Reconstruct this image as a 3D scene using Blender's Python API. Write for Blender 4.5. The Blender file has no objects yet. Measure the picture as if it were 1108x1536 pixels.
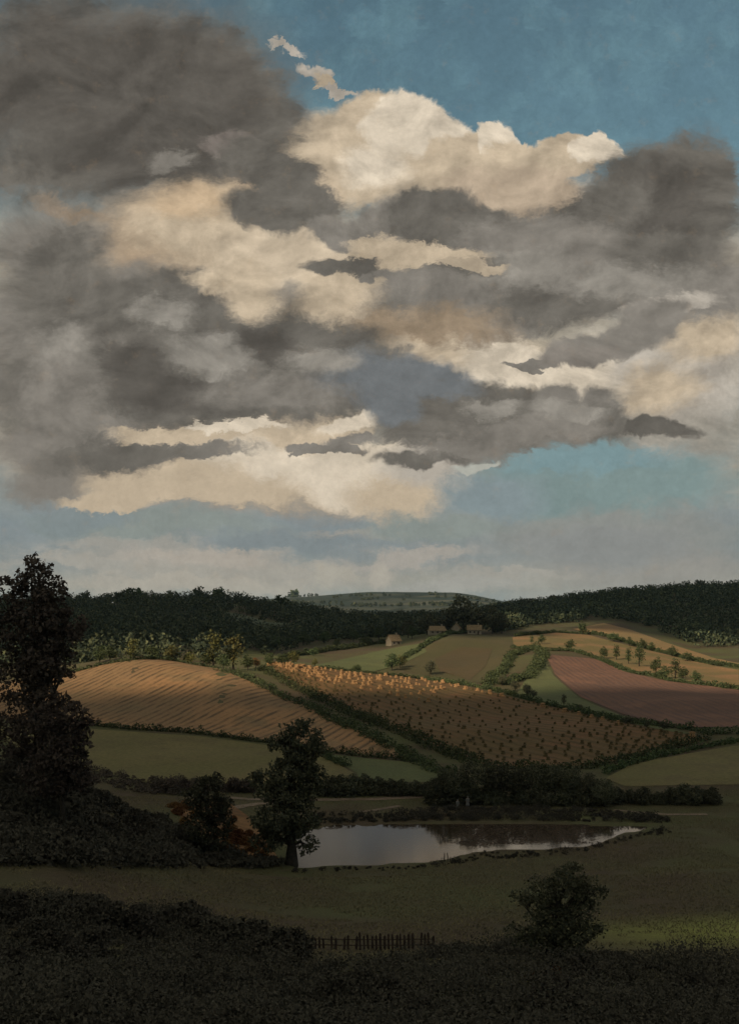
import bpy, bmesh, math, random
import numpy as np
from mathutils import Vector

rng = np.random.default_rng(7)
random.seed(7)
S = bpy.context.scene
COL = S.collection
EYE = 39.5            # eye height above the pond surface (z = 0)
F = 1600.0            # focal length in photograph pixels
CX, HY = 554.0, 905.0 # principal column, horizon row

def lin(r, g, b):
    f = lambda c: (c/255/12.92 if c/255 <= .04045 else ((c/255+.055)/1.055)**2.4)
    return (f(r), f(g), f(b), 1.0)

# ------------------------------------------------------------------ terrain
PX = np.array([-250, 60, 200, 330, 440, 560, 680, 800, 920, 1050, 1350], float)
TAB = [  # distance, row at which the ground is seen in each column
 (10,  [1850]*11),
 (30,  [1660,1665,1680,1685,1690,1690,1690,1690,1690,1690,1690]),
 (50,  [1500,1515,1540,1545,1550,1550,1550,1550,1550,1550,1540]),
 (70,  [1390,1415,1440,1455,1460,1462,1462,1465,1465,1465,1450]),
 (90,  [1310,1345,1375,1400,1408,1410,1410,1412,1415,1415,1400]),
 (120, [1200,1245,1305,1345,1355,1355,1355,1355,1355,1350,1340]),
 (140, [1120,1180,1268,1312,1322,1322,1325,1325,1315,1305,1290]),
 (157, [1125,1160,1250,1292,1302,1303,1300,1296,1292,1288,1280]),
 (190, [1170,1175,1205,1222,1234,1236,1236,1236,1234,1230,1222]),
 (215, [1172,1176,1188,1193,1195,1196,1195,1195,1194,1192,1188]),
 (240, [1150,1152,1156,1158,1159,1160,1160,1159,1158,1157,1155]),
 (270, [1112,1114,1118,1120,1122,1126,1128,1127,1126,1122,1120]),
 (300, [1085,1087,1089,1091,1097,1098,1101,1103,1098,1092,1090]),
 (350, [1032,1038,1034,1040,1058,1062,1070,1073,1069,1063,1060]),
 (385, [1002,1012,1000,1008,1036,1041,1050,1053,1053,1050,1045]),
 (410, [ 998,1005, 986,1004,1018,1026,1040,1043,1044,1045,1040]),
 (445, [1002,1008, 996,1006, 999,1012,1027,1026,1032,1037,1030]),
 (520, [ 992, 995, 995,1000,1006,1014,1021, 998,1008,1013,1008]),
 (600, [ 975, 978, 976, 982, 988, 990, 986, 976, 986, 996, 990]),
 (700, [ 958, 960, 958, 964, 972, 968, 951, 955, 960, 979, 975]),
 (850, [ 940, 942, 940, 946, 956, 953, 945, 940, 936, 950, 948]),
 (1000,[ 925, 926, 924, 924, 938, 943, 940, 925, 915, 915, 912]),
 (1200,[ 906, 907, 904, 900, 918, 933, 930, 912, 897, 887, 880]),
 (1500,[ 912, 912, 910, 906, 924, 937, 934, 915, 905, 895, 890]),
 (2300,[ 928, 928, 928, 928, 930, 932, 932, 928, 925, 922, 920]),
 (3600,[ 920, 920, 918, 914, 911, 909, 908, 914, 918, 918, 918]),
 (5000,[ 916, 915, 911, 904, 896, 888, 889, 909, 914, 913, 912]),
 (7000,[ 911, 911, 910, 909, 908, 907, 907, 909, 910, 910, 910]),
 (14000,[906]*11),
]
TY = np.array([t[0] for t in TAB], float)
TZ = np.array([[EYE - (r-HY)*t[0]/F for r in t[1]] for t in TAB])
LY = np.log(TY)

def pchip_slopes(x, y):
    h = np.diff(x)[:, None]; d = np.diff(y, axis=0)/h
    m = np.zeros_like(y)
    m[1:-1] = np.where(d[:-1]*d[1:] > 0, 2*d[:-1]*d[1:]/(d[:-1]+d[1:]+1e-12), 0)
    m[0] = d[0]; m[-1] = d[-1]
    return m
MZ = pchip_slopes(LY, TZ)
MX = pchip_slopes(PX, TZ.T).T       # slopes across, per row

def vnoise(x, y, seed=0):
    xi = np.floor(x).astype(np.int64); yi = np.floor(y).astype(np.int64)
    fx = x-xi; fy = y-yi
    fx = fx*fx*(3-2*fx); fy = fy*fy*(3-2*fy)
    def hsh(a, b):
        n = (a*374761393 + b*668265263 + seed*974711) & 0x7fffffff
        n = ((n ^ (n >> 13))*1274126177) & 0x7fffffff
        return ((n ^ (n >> 16)) & 0xffff)/65535.0
    return ((hsh(xi,yi)*(1-fx)+hsh(xi+1,yi)*fx)*(1-fy) + (hsh(xi,yi+1)*(1-fx)+hsh(xi+1,yi+1)*fx)*fy) - .5

def base_h(X, Y):
    X = np.asarray(X, float); Y = np.asarray(Y, float)
    Yc = np.maximum(Y, 10.0)
    p = np.clip(CX + F*X/np.maximum(Y, 40.0), PX[0], PX[-1])
    ly = np.clip(np.log(Yc), LY[0], LY[-1])
    i = np.clip(np.searchsorted(LY, ly)-1, 0, len(LY)-2)
    j = np.clip(np.searchsorted(PX, p)-1, 0, len(PX)-2)
    hx = LY[i+1]-LY[i]; t = (ly-LY[i])/hx
    h00 = 2*t**3-3*t**2+1; h10 = t**3-2*t**2+t; h01 = -2*t**3+3*t**2; h11 = t**3-t**2
    def colv(k):
        return h00*TZ[i,k]+h10*hx*MZ[i,k]+h01*TZ[i+1,k]+h11*hx*MZ[i+1,k]
    s = (p-PX[j])/(PX[j+1]-PX[j]); w = s*s*(3-2*s)*.5+s*.5
    z = colv(j)*(1-w)+colv(j+1)*w
    z = np.where(Y < 10, z + (10-Y)*.36*np.clip((10-Y)/10, 0, 1)*.8, z)
    a = np.clip(Y/150, .15, 1.6)
    z = z + a*(vnoise(X/38, Y/38, 1)*.9 + vnoise(X/17, Y/17, 2)*.35)
    return z

def water_pt(px, py):
    Y = EYE*F/(py-HY); return ((px-CX)/F*Y, Y)
POND = [water_pt(*p) for p in [(436,1302),(500,1301),(580,1298),(640,1294),(690,1285),(722,1277),(800,1275),(868,1270),
        (902,1262),(935,1253),(968,1244),(1000,1239),(900,1238),(800,1236),(700,1234),(600,1235),(500,1238),(452,1246),(432,1262),(428,1285)]]
def poly_sd(X, Y, P):
    X = np.asarray(X, float); Y = np.asarray(Y, float)
    d = np.full(X.shape, 1e9); ins = np.zeros(X.shape, bool)
    n = len(P)
    for k in range(n):
        ax, ay = P[k]; bx, by = P[(k+1) % n]
        ex, ey = bx-ax, by-ay
        t = np.clip(((X-ax)*ex+(Y-ay)*ey)/(ex*ex+ey*ey), 0, 1)
        d = np.minimum(d, np.hypot(X-ax-t*ex, Y-ay-t*ey))
        c = ((ay > Y) != (by > Y))
        xx = ex*(Y-ay)/(by-ay+1e-12)+ax
        ins ^= c & (X < xx)
    return np.where(ins, -d, d)
def H(X, Y):
    X = np.asarray(X, float); Y = np.asarray(Y, float)
    z = base_h(X, Y)
    near = (Y > 110) & (Y < 260)
    d = np.full(X.shape, 99.)
    if near.any():
        if X.ndim == 0: d = poly_sd(X, Y, POND)
        else: d[near] = poly_sd(X[near], Y[near], POND)
    d = d + vnoise(X/3.1, Y/3.1, 5)*1.6 + vnoise(X/9, Y/9, 6)*1.5
    s = np.clip(d/14, 0, 1); s = s*s*(3-2*s)
    out = .12 + np.maximum(d, 0)*.04*(1-s) + (np.maximum(z, .35)-.12)*s
    return np.where(near, np.where(d < 0, np.maximum(-1.2, d*.35)+.12, out), np.where(Y < 260, np.maximum(z, .3), z))
def h1(x, y): return float(H(np.array([x]), np.array([y]))[0])

def hit(px, py, y0=45., y1=9000., n=900):
    """where the sight line through a photograph pixel first meets the ground"""
    Y = np.exp(np.linspace(math.log(y0), math.log(y1), n))
    X = (px-CX)/F*Y; ray = EYE-(py-HY)/F*Y
    dz = (ray-H(X, Y))
    k = np.where(dz <= 0)[0]
    if len(k) == 0:
        k = int(np.argmin(dz/Y)); return float(X[k]), float(Y[k])
    k = int(k[0])
    if k == 0: return float(X[0]), float(Y[0])
    t = dz[k-1]/(dz[k-1]-dz[k]+1e-9); y = Y[k-1]+(Y[k]-Y[k-1])*t
    return float((px-CX)/F*y), float(y)

# ------------------------------------------------------------------ mesh helpers
def link(name, mesh, mat=None, parent=None):
    o = bpy.data.objects.new(name, mesh); COL.objects.link(o)
    if mat is not None and mesh is not None and not mesh.materials: mesh.materials.append(mat)
    if parent is not None: o.parent = parent
    return o
def mesh_np(name, V, Fq, smooth=False):
    V = np.asarray(V, np.float32); Fq = np.asarray(Fq, np.int32)
    m = bpy.data.meshes.new(name); k = Fq.shape[1]
    m.vertices.add(len(V)); m.vertices.foreach_set('co', V.ravel())
    m.loops.add(Fq.size); m.loops.foreach_set('vertex_index', Fq.ravel())
    m.polygons.add(len(Fq)); m.polygons.foreach_set('loop_start', np.arange(0, Fq.size, k, dtype=np.int32))
    m.polygons.foreach_set('loop_total', np.full(len(Fq), k, np.int32))
    if smooth: m.polygons.foreach_set('use_smooth', np.ones(len(Fq), bool))
    m.update(calc_edges=True); m.validate()
    return m
def mesh_py(name, V, Fs, smooth=False):
    m = bpy.data.meshes.new(name); m.from_pydata([tuple(v) for v in V], [], [tuple(f) for f in Fs]); m.update()
    if smooth:
        for p in m.polygons: p.use_smooth = True
    return m
def tag(o, label, cat, group=None, kind=None):
    if label: o['label'] = label
    if cat: o['category'] = cat
    if group: o['group'] = group
    if kind: o['kind'] = kind
    return o
def empty(name, loc, rz=0, label=None, cat=None, group=None):
    o = bpy.data.objects.new(name, None); COL.objects.link(o)
    o.location = loc; o.rotation_euler = (0, 0, rz); o.empty_display_size = .5
    return tag(o, label, cat, group)
def copy_tree(o, loc, rz=0, sc=1, label=None, group=None, cat=None):
    c = o.copy(); COL.objects.link(c); c.location = loc; c.rotation_euler = (0, 0, rz)
    c.scale = (sc, sc, sc) if not hasattr(sc, '__len__') else sc
    for ch in KIDS.get(o.name, []):
        d = ch.copy(); COL.objects.link(d); d.parent = c
        for g in KIDS.get(ch.name, []):
            e = g.copy(); COL.objects.link(e); e.parent = d
    if label: c['label'] = label
    if group: c['group'] = group
    if cat: c['category'] = cat
    return c
KIDS = {}
def kid(parent, o): KIDS.setdefault(parent.name, []).append(o); return o

def leaf_arrays(C, size, rg, flat=.0):
    """one pointed leaf-spray quad per centre"""
    n = len(C)
    a = rg.normal(size=(n, 3)); a /= np.linalg.norm(a, axis=1)[:, None]
    b = rg.normal(size=(n, 3)); b -= a*(a*b).sum(1)[:, None]; b /= np.linalg.norm(b, axis=1)[:, None]
    s = (size*(.6+.8*rg.random(n)))[:, None]
    nrm = np.cross(a, b)
    V = np.stack([C-a*s, C+b*s*.55+nrm*s*.15, C+a*s, C-b*s*.55+nrm*s*.15], 1).reshape(-1, 3)
    Q = np.arange(4*n).reshape(-1, 4)
    return V, Q
def crown_points(blobs, rg, clump_r, per_clump, dens=1.0, shell=.55):
    out = []
    for (x, y, z, rx, ry, rz) in blobs:
        n = max(3, int(dens*(rx*ry+ry*rz+rx*rz)/(clump_r*clump_r)*.9))
        d = rg.normal(size=(n, 3)); d /= np.linalg.norm(d, axis=1)[:, None]
        r = shell+(1-shell)*rg.random(n)**.7
        c = np.array([x, y, z])+d*r[:, None]*np.array([rx, ry, rz])
        p = rg.normal(size=(n, per_clump, 3)); p /= np.linalg.norm(p, axis=2)[:, :, None]
        p *= (clump_r*(.5+.7*rg.random((n, per_clump))**.6)*(.7+.6*rg.random((n, 1))))[:, :, None]
        p[:, :, 2] *= .75
        out.append((c[:, None, :]+p).reshape(-1, 3))
    return np.concatenate(out)
def tube(path, radii, sides=7):
    V = []; Fs = []
    n = len(path)
    for i, (p, r) in enumerate(zip(path, radii)):
        p = Vector(p); q = Vector(path[min(i+1, n-1)])-Vector(path[max(i-1, 0)])
        q.normalize(); u = q.orthogonal().normalized(); v = q.cross(u)
        for k in range(sides):
            a = 2*math.pi*k/sides; V.append(p+u*math.cos(a)*r+v*math.sin(a)*r)
    for i in range(n-1):
        for k in range(sides):
            a = i*sides+k; b = i*sides+(k+1) % sides
            Fs.append((a, b, b+sides, a+sides))
    Fs.append(tuple(range((n-1)*sides, n*sides)))
    return V, Fs
def join(parts):
    V = []; Fs = []
    for v, f in parts:
        o = len(V); V += list(v); Fs += [tuple(i+o for i in q) for q in f]
    return V, Fs
def trunk_mesh(name, top, r0, blobs, rg, sway=.3, sides=8):
    path = []; rad = []
    for i in range(7):
        t = i/6; path.append((math.sin(t*3+top)*sway*t, math.cos(t*2.3+top)*sway*t, -.4+t*(top+.4)))
        rad.append(r0*(1-.8*t)*(1.5 if i == 0 else 1))
    parts = [tube(path, rad, sides)]
    for b in blobs:
        zc = min(max(b[2]*.72-abs(b[0])*.3, top*.22), top*.85)
        k = min(5, int(zc/top*6)); base = Vector(path[k])
        tip = Vector((b[0], b[1], b[2])); mid = base.lerp(tip, .5)+Vector((0, 0, .08*top*(rg.random()-.2)))
        rr = rad[k]*.55
        parts.append(tube([base, mid, tip], [rr, rr*.65, rr*.2], 5))
        for q in range(2):
            e = tip+Vector(((rg.random()-.5)*b[3]*1.3, (rg.random()-.5)*b[4]*1.3, (rg.random()-.2)*b[5]))
            parts.append(tube([mid, mid.lerp(e, .6), e], [rr*.5, rr*.3, rr*.1], 4))
    V, Fs = join(parts)
    return mesh_py(name, V, Fs, True)

# ------------------------------------------------------------------ materials
class NT:
    def __init__(self, nt): self.t = nt
    def n(self, typ, **kw):
        x = self.t.nodes.new(typ)
        for k, v in kw.items():
            if k == 'inp':
                for a, b in v.items():
                    if isinstance(b, bpy.types.NodeSocket): self.t.links.new(b, x.inputs[a])
                    else: x.inputs[a].default_value = b
            else: setattr(x, k, v)
        return x
    def math(self, op, a, b=0.0, c=None, clamp=False):
        d = {0: a, 1: b}
        if c is not None: d[2] = c
        return self.n('ShaderNodeMath', operation=op, use_clamp=clamp, inp=d).outputs[0]
    def mix(self, f, a, b, blend='MIX'):
        x = self.n('ShaderNodeMix', data_type='RGBA', blend_type=blend)
        for i, v in ((0, f), (6, a), (7, b)):
            if isinstance(v, bpy.types.NodeSocket): self.t.links.new(v, x.inputs[i])
            else: x.inputs[i].default_value = v
        return x.outputs[2]
    def sstep(self, v, lo, hi):
        x = self.n('ShaderNodeMapRange', interpolation_type='SMOOTHSTEP', inp={0: v, 1: lo, 2: hi, 3: 0.0, 4: 1.0}); return x.outputs[0]
    def noise(self, vec, scale, detail=4, rough=.55, dist=0.0):
        d = {'Scale': scale, 'Detail': detail, 'Roughness': rough, 'Distortion': dist}
        if vec is not None: d['Vector'] = vec
        return self.n('ShaderNodeTexNoise', inp=d)

def newmat(name):
    m = bpy.data.materials.new(name); m.use_nodes = True
    nt = NT(m.node_tree); m.node_tree.nodes.clear()
    out = nt.n('ShaderNodeOutputMaterial')
    b = nt.n('ShaderNodeBsdfPrincipled', inp={'Roughness': .9, 'Specular IOR Level': .12})
    m.node_tree.links.new(b.outputs[0], out.inputs[0])
    return m, nt, b
def L(nt, a, b): nt.t.links.new(a, b)

def leaf_mat(name, dark, mid, light, nscale=.25, trans=.15):
    m, nt, b = newmat(name)
    tc = nt.n('ShaderNodeTexCoord'); geo = nt.n('ShaderNodeNewGeometry'); oi = nt.n('ShaderNodeObjectInfo')
    nz = nt.noise(tc.outputs['Object'], nscale, 3)
    v = nt.math('ADD', nt.math('MULTIPLY', geo.outputs['Random Per Island'], .45), nt.math('MULTIPLY', nz.outputs[0], .55))
    r = nt.n('ShaderNodeValToRGB'); e = r.color_ramp.elements
    e[0].position = .22; e[0].color = dark; e[1].position = .78; e[1].color = light
    x = e.new(.5); x.color = mid
    L(nt, v, r.inputs[0])
    hs = nt.n('ShaderNodeHueSaturation', inp={'Color': r.outputs[0]})
    L(nt, nt.math('ADD', nt.math('MULTIPLY', oi.outputs['Random'], .5), .75), hs.inputs['Value'])
    L(nt, nt.math('ADD', nt.math('MULTIPLY', oi.outputs['Random'], .03), .485), hs.inputs['Hue'])
    L(nt, hs.outputs[0], b.inputs['Base Color'])
    return m
def soft_normals(m, k=.65):
    nt = NT(m.node_tree); b = [n_ for n_ in m.node_tree.nodes if n_.type == 'BSDF_PRINCIPLED'][0]
    g = nt.n('ShaderNodeNewGeometry')
    a_ = nt.n('ShaderNodeVectorMath', operation='SCALE', inp={0: g.outputs['Normal'], 3: 1-k}).outputs[0]
    c_ = nt.n('ShaderNodeVectorMath', operation='ADD', inp={0: a_, 1: (0, 0, k)}).outputs[0]
    L(nt, nt.n('ShaderNodeVectorMath', operation='NORMALIZE', inp={0: c_}).outputs[0], b.inputs['Normal'])
def plain_mat(name, c, c2=None, scale=2., rough=.9):
    m, nt, b = newmat(name)
    tc = nt.n('ShaderNodeTexCoord'); nz = nt.noise(tc.outputs['Object'], scale, 5, .65)
    L(nt, nt.mix(nt.sstep(nz.outputs[0], .35, .65), c, c2 or tuple(v*.6 for v in c[:3])+(1,)), b.inputs['Base Color'])
    b.inputs['Roughness'].default_value = rough
    return m
def field_mat(name, cols, angle=0., spacing=0., row_col=None, row_amt=.6, patch=.02, fine=1.2, dist=1.5):
    """cols: three soil / crop colours mixed by slow noise; rows of another colour at an angle"""
    m, nt, b = newmat(name)
    tc = nt.n('ShaderNodeTexCoord'); ob = tc.outputs['Object']
    n1 = nt.noise(ob, patch, 5, .6); n2 = nt.noise(ob, fine, 6, .7); n3 = nt.noise(ob, patch*4, 3, .5)
    c = nt.mix(nt.sstep(n1.outputs[0], .38, .62), cols[0], cols[1])
    c = nt.mix(nt.math('MULTIPLY', nt.sstep(n3.outputs[0], .45, .7), .7), c, cols[2])
    if spacing:
        mp = nt.n('ShaderNodeMapping', inp={0: ob}); mp.inputs['Rotation'].default_value = (0, 0, -angle)
        # bands across the local x of the rotated frame: stretch along the row
        mp2 = nt.n('ShaderNodeMapping', inp={0: mp.outputs[0]}); mp2.inputs['Scale'].default_value = (.12, 1, 1)
        w = nt.n('ShaderNodeTexWave', wave_type='BANDS', bands_direction='Y', inp={'Vector': mp2.outputs[0], 'Scale': .314/spacing*1.0, 'Distortion': dist, 'Detail': 3., 'Detail Scale': 1.2, 'Detail Roughness': .6})
        brk = nt.noise(mp2.outputs[0], .5, 4, .7)
        f = nt.math('MULTIPLY', nt.sstep(w.outputs[1], .35, .75), nt.math('MULTIPLY', nt.sstep(brk.outputs[0], .36, .64), row_amt))
        c = nt.mix(f, c, row_col)
        bmp = nt.n('ShaderNodeBump', inp={'Strength': .35, 'Distance': .25, 'Height': w.outputs[1]})
        L(nt, bmp.outputs[0], b.inputs['Normal'])
    k = nt.math('ADD', nt.math('MULTIPLY', n2.outputs[0], 1.3), .35)
    cc = nt.n('ShaderNodeMix', data_type='RGBA', blend_type='MULTIPLY'); cc.inputs[0].default_value = 1
    L(nt, c, cc.inputs[6]); L(nt, k, cc.inputs[7])
    L(nt, cc.outputs[2], b.inputs['Base Color'])
    return m
def lc(r, g, b): return (r, g, b, 1.0)

M = {}
M['tree'] = leaf_mat('dark_foliage', lc(.030,.034,.022), lc(.055,.056,.034), lc(.085,.082,.046), .35)
M['tree_brown'] = leaf_mat('brown_dark_foliage', lc(.036,.028,.024), lc(.058,.045,.036), lc(.08,.064,.046), .35)
M['tree_mid'] = leaf_mat('green_foliage', lc(.030,.045,.022), lc(.055,.075,.034), lc(.10,.115,.048), .2)
M['tree_yel'] = leaf_mat('yellow_green_foliage', lc(.04,.045,.018), lc(.09,.09,.033), lc(.15,.135,.045), .3)
M['hedge'] = leaf_mat('hedge_foliage', lc(.030,.042,.022), lc(.05,.065,.03), lc(.08,.095,.04), .15)
M['wood'] = leaf_mat('woodland_foliage', lc(.020,.030,.022), lc(.042,.055,.034), lc(.10,.108,.055), .085)
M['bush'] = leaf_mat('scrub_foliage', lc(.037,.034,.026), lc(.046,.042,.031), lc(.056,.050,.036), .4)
M['bracken'] = leaf_mat('bracken_fronds', lc(.05,.025,.012), lc(.13,.065,.025), lc(.25,.13,.05), .5)
M['bark'] = plain_mat('bark', lc(.045,.038,.03), lc(.02,.017,.013), 3.)
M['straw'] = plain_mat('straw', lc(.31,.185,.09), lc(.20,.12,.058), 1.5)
M['straw_dark'] = plain_mat('shaded_straw', lc(.10,.075,.034), lc(.06,.048,.024), 1.5)  # darker straw copy: the stooks' shadow sides put into the colour
M['timber'] = plain_mat('old_timber', lc(.07,.05,.038), lc(.03,.022,.017), 4.)
M['plaster'] = plain_mat('cottage_plaster', lc(.30,.26,.20), lc(.22,.185,.14), .8)
M['thatch'] = plain_mat('thatch', lc(.26,.19,.11), lc(.15,.11,.065), 1.5)
M['glass'] = plain_mat('dark_pane', lc(.02,.022,.025), lc(.03,.03,.03), 2., .2)
M['door'] = plain_mat('door_paint', lc(.07,.05,.035), lc(.05,.035,.025))
M['cloth_grey'] = plain_mat('grey_cloth', lc(.16,.16,.15), lc(.11,.11,.105))
M['cloth_red'] = plain_mat('red_cloth', lc(.32,.06,.03), lc(.2,.04,.02))
M['cloth_dark'] = plain_mat('dark_cloth', lc(.05,.045,.045), lc(.03,.03,.03))
M['skin'] = plain_mat('skin', lc(.5,.33,.25), lc(.45,.29,.21))

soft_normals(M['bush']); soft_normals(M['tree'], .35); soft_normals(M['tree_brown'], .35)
# ground
m, nt, b = newmat('rough_grass'); M['ground'] = m
tc = nt.n('ShaderNodeTexCoord'); ob = tc.outputs['Object']
n1 = nt.noise(ob, .022, 6, .62); n2 = nt.noise(ob, .35, 6, .7); n3 = nt.noise(ob, .008, 4, .5); n4 = nt.noise(ob, 2.2, 5, .7)
c = nt.mix(nt.sstep(n1.outputs[0], .36, .64), lc(.070,.052,.032), lc(.074,.080,.034))
c = nt.mix(nt.math('MULTIPLY', nt.sstep(n2.outputs[0], .48, .72), .7), c, lc(.090,.068,.042))
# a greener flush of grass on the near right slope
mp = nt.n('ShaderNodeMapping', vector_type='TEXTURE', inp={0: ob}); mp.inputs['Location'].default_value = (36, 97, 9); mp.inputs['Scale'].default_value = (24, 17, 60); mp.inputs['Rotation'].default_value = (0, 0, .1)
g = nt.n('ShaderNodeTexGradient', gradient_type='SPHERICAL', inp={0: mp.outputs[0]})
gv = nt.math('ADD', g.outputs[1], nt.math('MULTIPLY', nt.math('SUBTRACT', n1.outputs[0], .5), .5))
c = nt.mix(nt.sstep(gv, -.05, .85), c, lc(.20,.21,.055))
k = nt.math('ADD', nt.math('MULTIPLY', n4.outputs[0], 1.0), .5)
cc = nt.n('ShaderNodeMix', data_type='RGBA', blend_type='MULTIPLY'); cc.inputs[0].default_value = 1
L(nt, c, cc.inputs[6]); L(nt, k, cc.inputs[7])
# far country: patchwork of fields and hedges
vo = nt.n('ShaderNodeTexVoronoi', feature='F1', inp={'Vector': ob, 'Scale': .0042})
vd = nt.n('ShaderNodeTexVoronoi', feature='DISTANCE_TO_EDGE', inp={'Vector': ob, 'Scale': .0042})
fr = nt.n('ShaderNodeValToRGB', inp={0: nt.n('ShaderNodeSeparateColor', inp={0: vo.outputs['Color']}).outputs[0]})
fr.color_ramp.elements[0].color = lc(.018,.030,.024); fr.color_ramp.elements[1].color = lc(.075,.075,.05)
far = nt.mix(nt.sstep(vd.outputs['Distance'], .02, .06), lc(.016,.022,.015), fr.outputs[0])
far = nt.mix(nt.sstep(nt.noise(ob, .003, 5).outputs[0], .52, .62), far, lc(.014,.021,.015))
sep = nt.n('ShaderNodeSeparateXYZ', inp={0: ob})
c2 = nt.mix(nt.sstep(sep.outputs[1], 1600., 2200.), cc.outputs[2], far)
L(nt, c2, b.inputs['Base Color'])
bp = nt.n('ShaderNodeBump', inp={'Strength': .5, 'Distance': .3, 'Height': n4.outputs[0]}); L(nt, bp.outputs[0], b.inputs['Normal'])

# ------------------------------------------------------------------ ground sheet
def build_ground():
    Ys = np.concatenate([np.linspace(-60, 40, 40, endpoint=False), np.exp(np.linspace(math.log(40), math.log(9000), 520))])
    s = np.linspace(-1, 1, 420); s = np.sign(s)*(np.abs(s)*.45+.75*np.abs(s)**3)
    YY, SS = np.meshgrid(Ys, s, indexing='ij')
    XX = SS*np.minimum(np.maximum(YY, 0)+70, 4200)
    ZZ = H(XX.ravel(), YY.ravel())
    V = np.stack([XX.ravel(), YY.ravel(), ZZ], 1)
    r, c = XX.shape
    i = np.arange(r*c).reshape(r, c)
    Q = np.stack([i[:-1,:-1], i[:-1,1:], i[1:,1:], i[1:,:-1]], -1).reshape(-1, 4)
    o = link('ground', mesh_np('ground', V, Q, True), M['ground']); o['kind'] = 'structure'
build_ground()

# pond
m, nt, b = newmat('pond_water'); M['water'] = m
b.inputs['Base Color'].default_value = lc(.035,.026,.016); b.inputs['Roughness'].default_value = .06; b.inputs['Specular IOR Level'].default_value = .9; b.inputs['IOR'].default_value = 1.6
tc = nt.n('ShaderNodeTexCoord')
mpw = nt.n('ShaderNodeMapping', inp={0: tc.outputs['Object']}); mpw.inputs['Scale'].default_value = (.5, 1.4, 1)
nz = nt.noise(mpw.outputs[0], .8, 4, .6)
bp = nt.n('ShaderNodeBump', inp={'Strength': .12, 'Distance': .08, 'Height': nz.outputs[0]}); L(nt, bp.outputs[0], b.inputs['Normal'])
def grow(P, d):
    cx = sum(p[0] for p in P)/len(P); cy = sum(p[1] for p in P)/len(P)
    return [(p[0]+d*(1 if p[0] > cx else -1), p[1]+d*(1 if p[1] > cy else -1)) for p in P]
xs = [p[0] for p in POND]; ys = [p[1] for p in POND]
o = link('pond_water', mesh_py('pond_water', [(min(xs)-4, min(ys)-3, .0), (max(xs)+4, min(ys)-3, .0), (max(xs)+4, max(ys)+3, .0), (min(xs)-4, max(ys)+3, .0)], [(0,1,2,3)]), M['water'])
o['kind'] = 'structure'

# ------------------------------------------------------------------ fields draped on the ground
def smooth_poly(P, k=6):
    out = []; n = len(P)
    for i in range(n):
        a = P[i]; b_ = P[(i+1) % n]
        for t in range(k): out.append((a[0]+(b_[0]-a[0])*t/k, a[1]+(b_[1]-a[1])*t/k))
    return out
def drape(name, pix, y0, y1, mat, lift=.1, step=6., world=None):
    P = world or [hit(px, py, y0, y1, 500) for px, py in smooth_poly(pix)]
    bm = bmesh.new()
    Q = []
    for p in P:
        if not Q or math.hypot(p[0]-Q[-1][0], p[1]-Q[-1][1]) > .3: Q.append(p)
    f = bm.faces.new([bm.verts.new((x, y, 0)) for x, y in Q])
    bmesh.ops.triangulate(bm, faces=[f])
    xs = [p[0] for p in Q]; ys = [p[1] for p in Q]
    for ax, lo, hi in ((0, min(xs), max(xs)), (1, min(ys), max(ys))):
        v = lo+step*.37
        while v < hi:
            no = (1, 0, 0) if ax == 0 else (0, 1, 0); co = (v, 0, 0) if ax == 0 else (0, v, 0)
            bmesh.ops.bisect_plane(bm, geom=bm.verts[:]+bm.edges[:]+bm.faces[:], plane_co=co, plane_no=no); v += step
    co = np.array([v.co[:] for v in bm.verts])
    z = H(co[:, 0], co[:, 1])+lift
    for v, zz in zip(bm.verts, z): v.co.z = zz
    for f in bm.faces:
        f.smooth = True
        if f.normal.z < 0: f.normal_flip()
    me = bpy.data.meshes.new(name); bm.to_mesh(me); bm.free()
    o = link(name, me, mat); o['kind'] = 'structure'
    return o
def ang(p, q, y0, y1):
    a = hit(*p, y0, y1); b_ = hit(*q, y0, y1)
    return math.atan2(b_[1]-a[1], b_[0]-a[0])

F_STUB = [(-30,1030),(60,1018),(105,1010),(150,998),(200,990),(235,987),(280,992),(330,1003),(400,1033),(470,1063),(540,1097),(628,1139),(560,1134),(480,1124),(400,1112),(300,1099),(200,1093),(125,1086),(60,1082),(-30,1078)]
a1 = ang((440,1060),(340,1102), 250, 420)
M['stubble'] = field_mat('cut_hay_rows', [lc(.20,.128,.068), lc(.30,.170,.080), lc(.155,.118,.065)], a1, 2.6, lc(.085,.058,.034), .9, .022, 1.5, 1.3)
drape('stubble_field', F_STUB, 240, 415, M['stubble'])
M['pasture'] = field_mat('pasture_grass', [lc(.125,.112,.046), lc(.145,.122,.054), lc(.11,.092,.045)], patch=.03)
drape('pasture_field', [(-30,1088),(60,1092),(125,1093),(200,1098),(300,1105),(400,1118),(480,1131),(500,1142),(535,1163),(500,1177),(400,1180),(330,1180),(240,1178),(180,1165),(110,1150),(60,1140)], 222, 330, M['pasture'])
M['pasture2'] = field_mat('green_pasture_grass', [lc(.085,.098,.042), lc(.10,.108,.047), lc(.07,.078,.037)], patch=.03)
drape('green_pasture_field', [(482,1130),(560,1139),(640,1146),(672,1161),(640,1174),(540,1172),(535,1160),(502,1141)], 222, 330, M['pasture2'])
F_STOOK = [(400,988),(440,996),(480,1002),(560,1011),(640,1019),(700,1030),(780,1049),(860,1068),(940,1086),(1065,1109),(980,1128),(900,1148),(800,1151),(730,1148),(680,1130),(600,1096),(540,1074),(470,1040),(420,1015)]
a2 = ang((560,1030),(900,1110), 240, 470)
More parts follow.
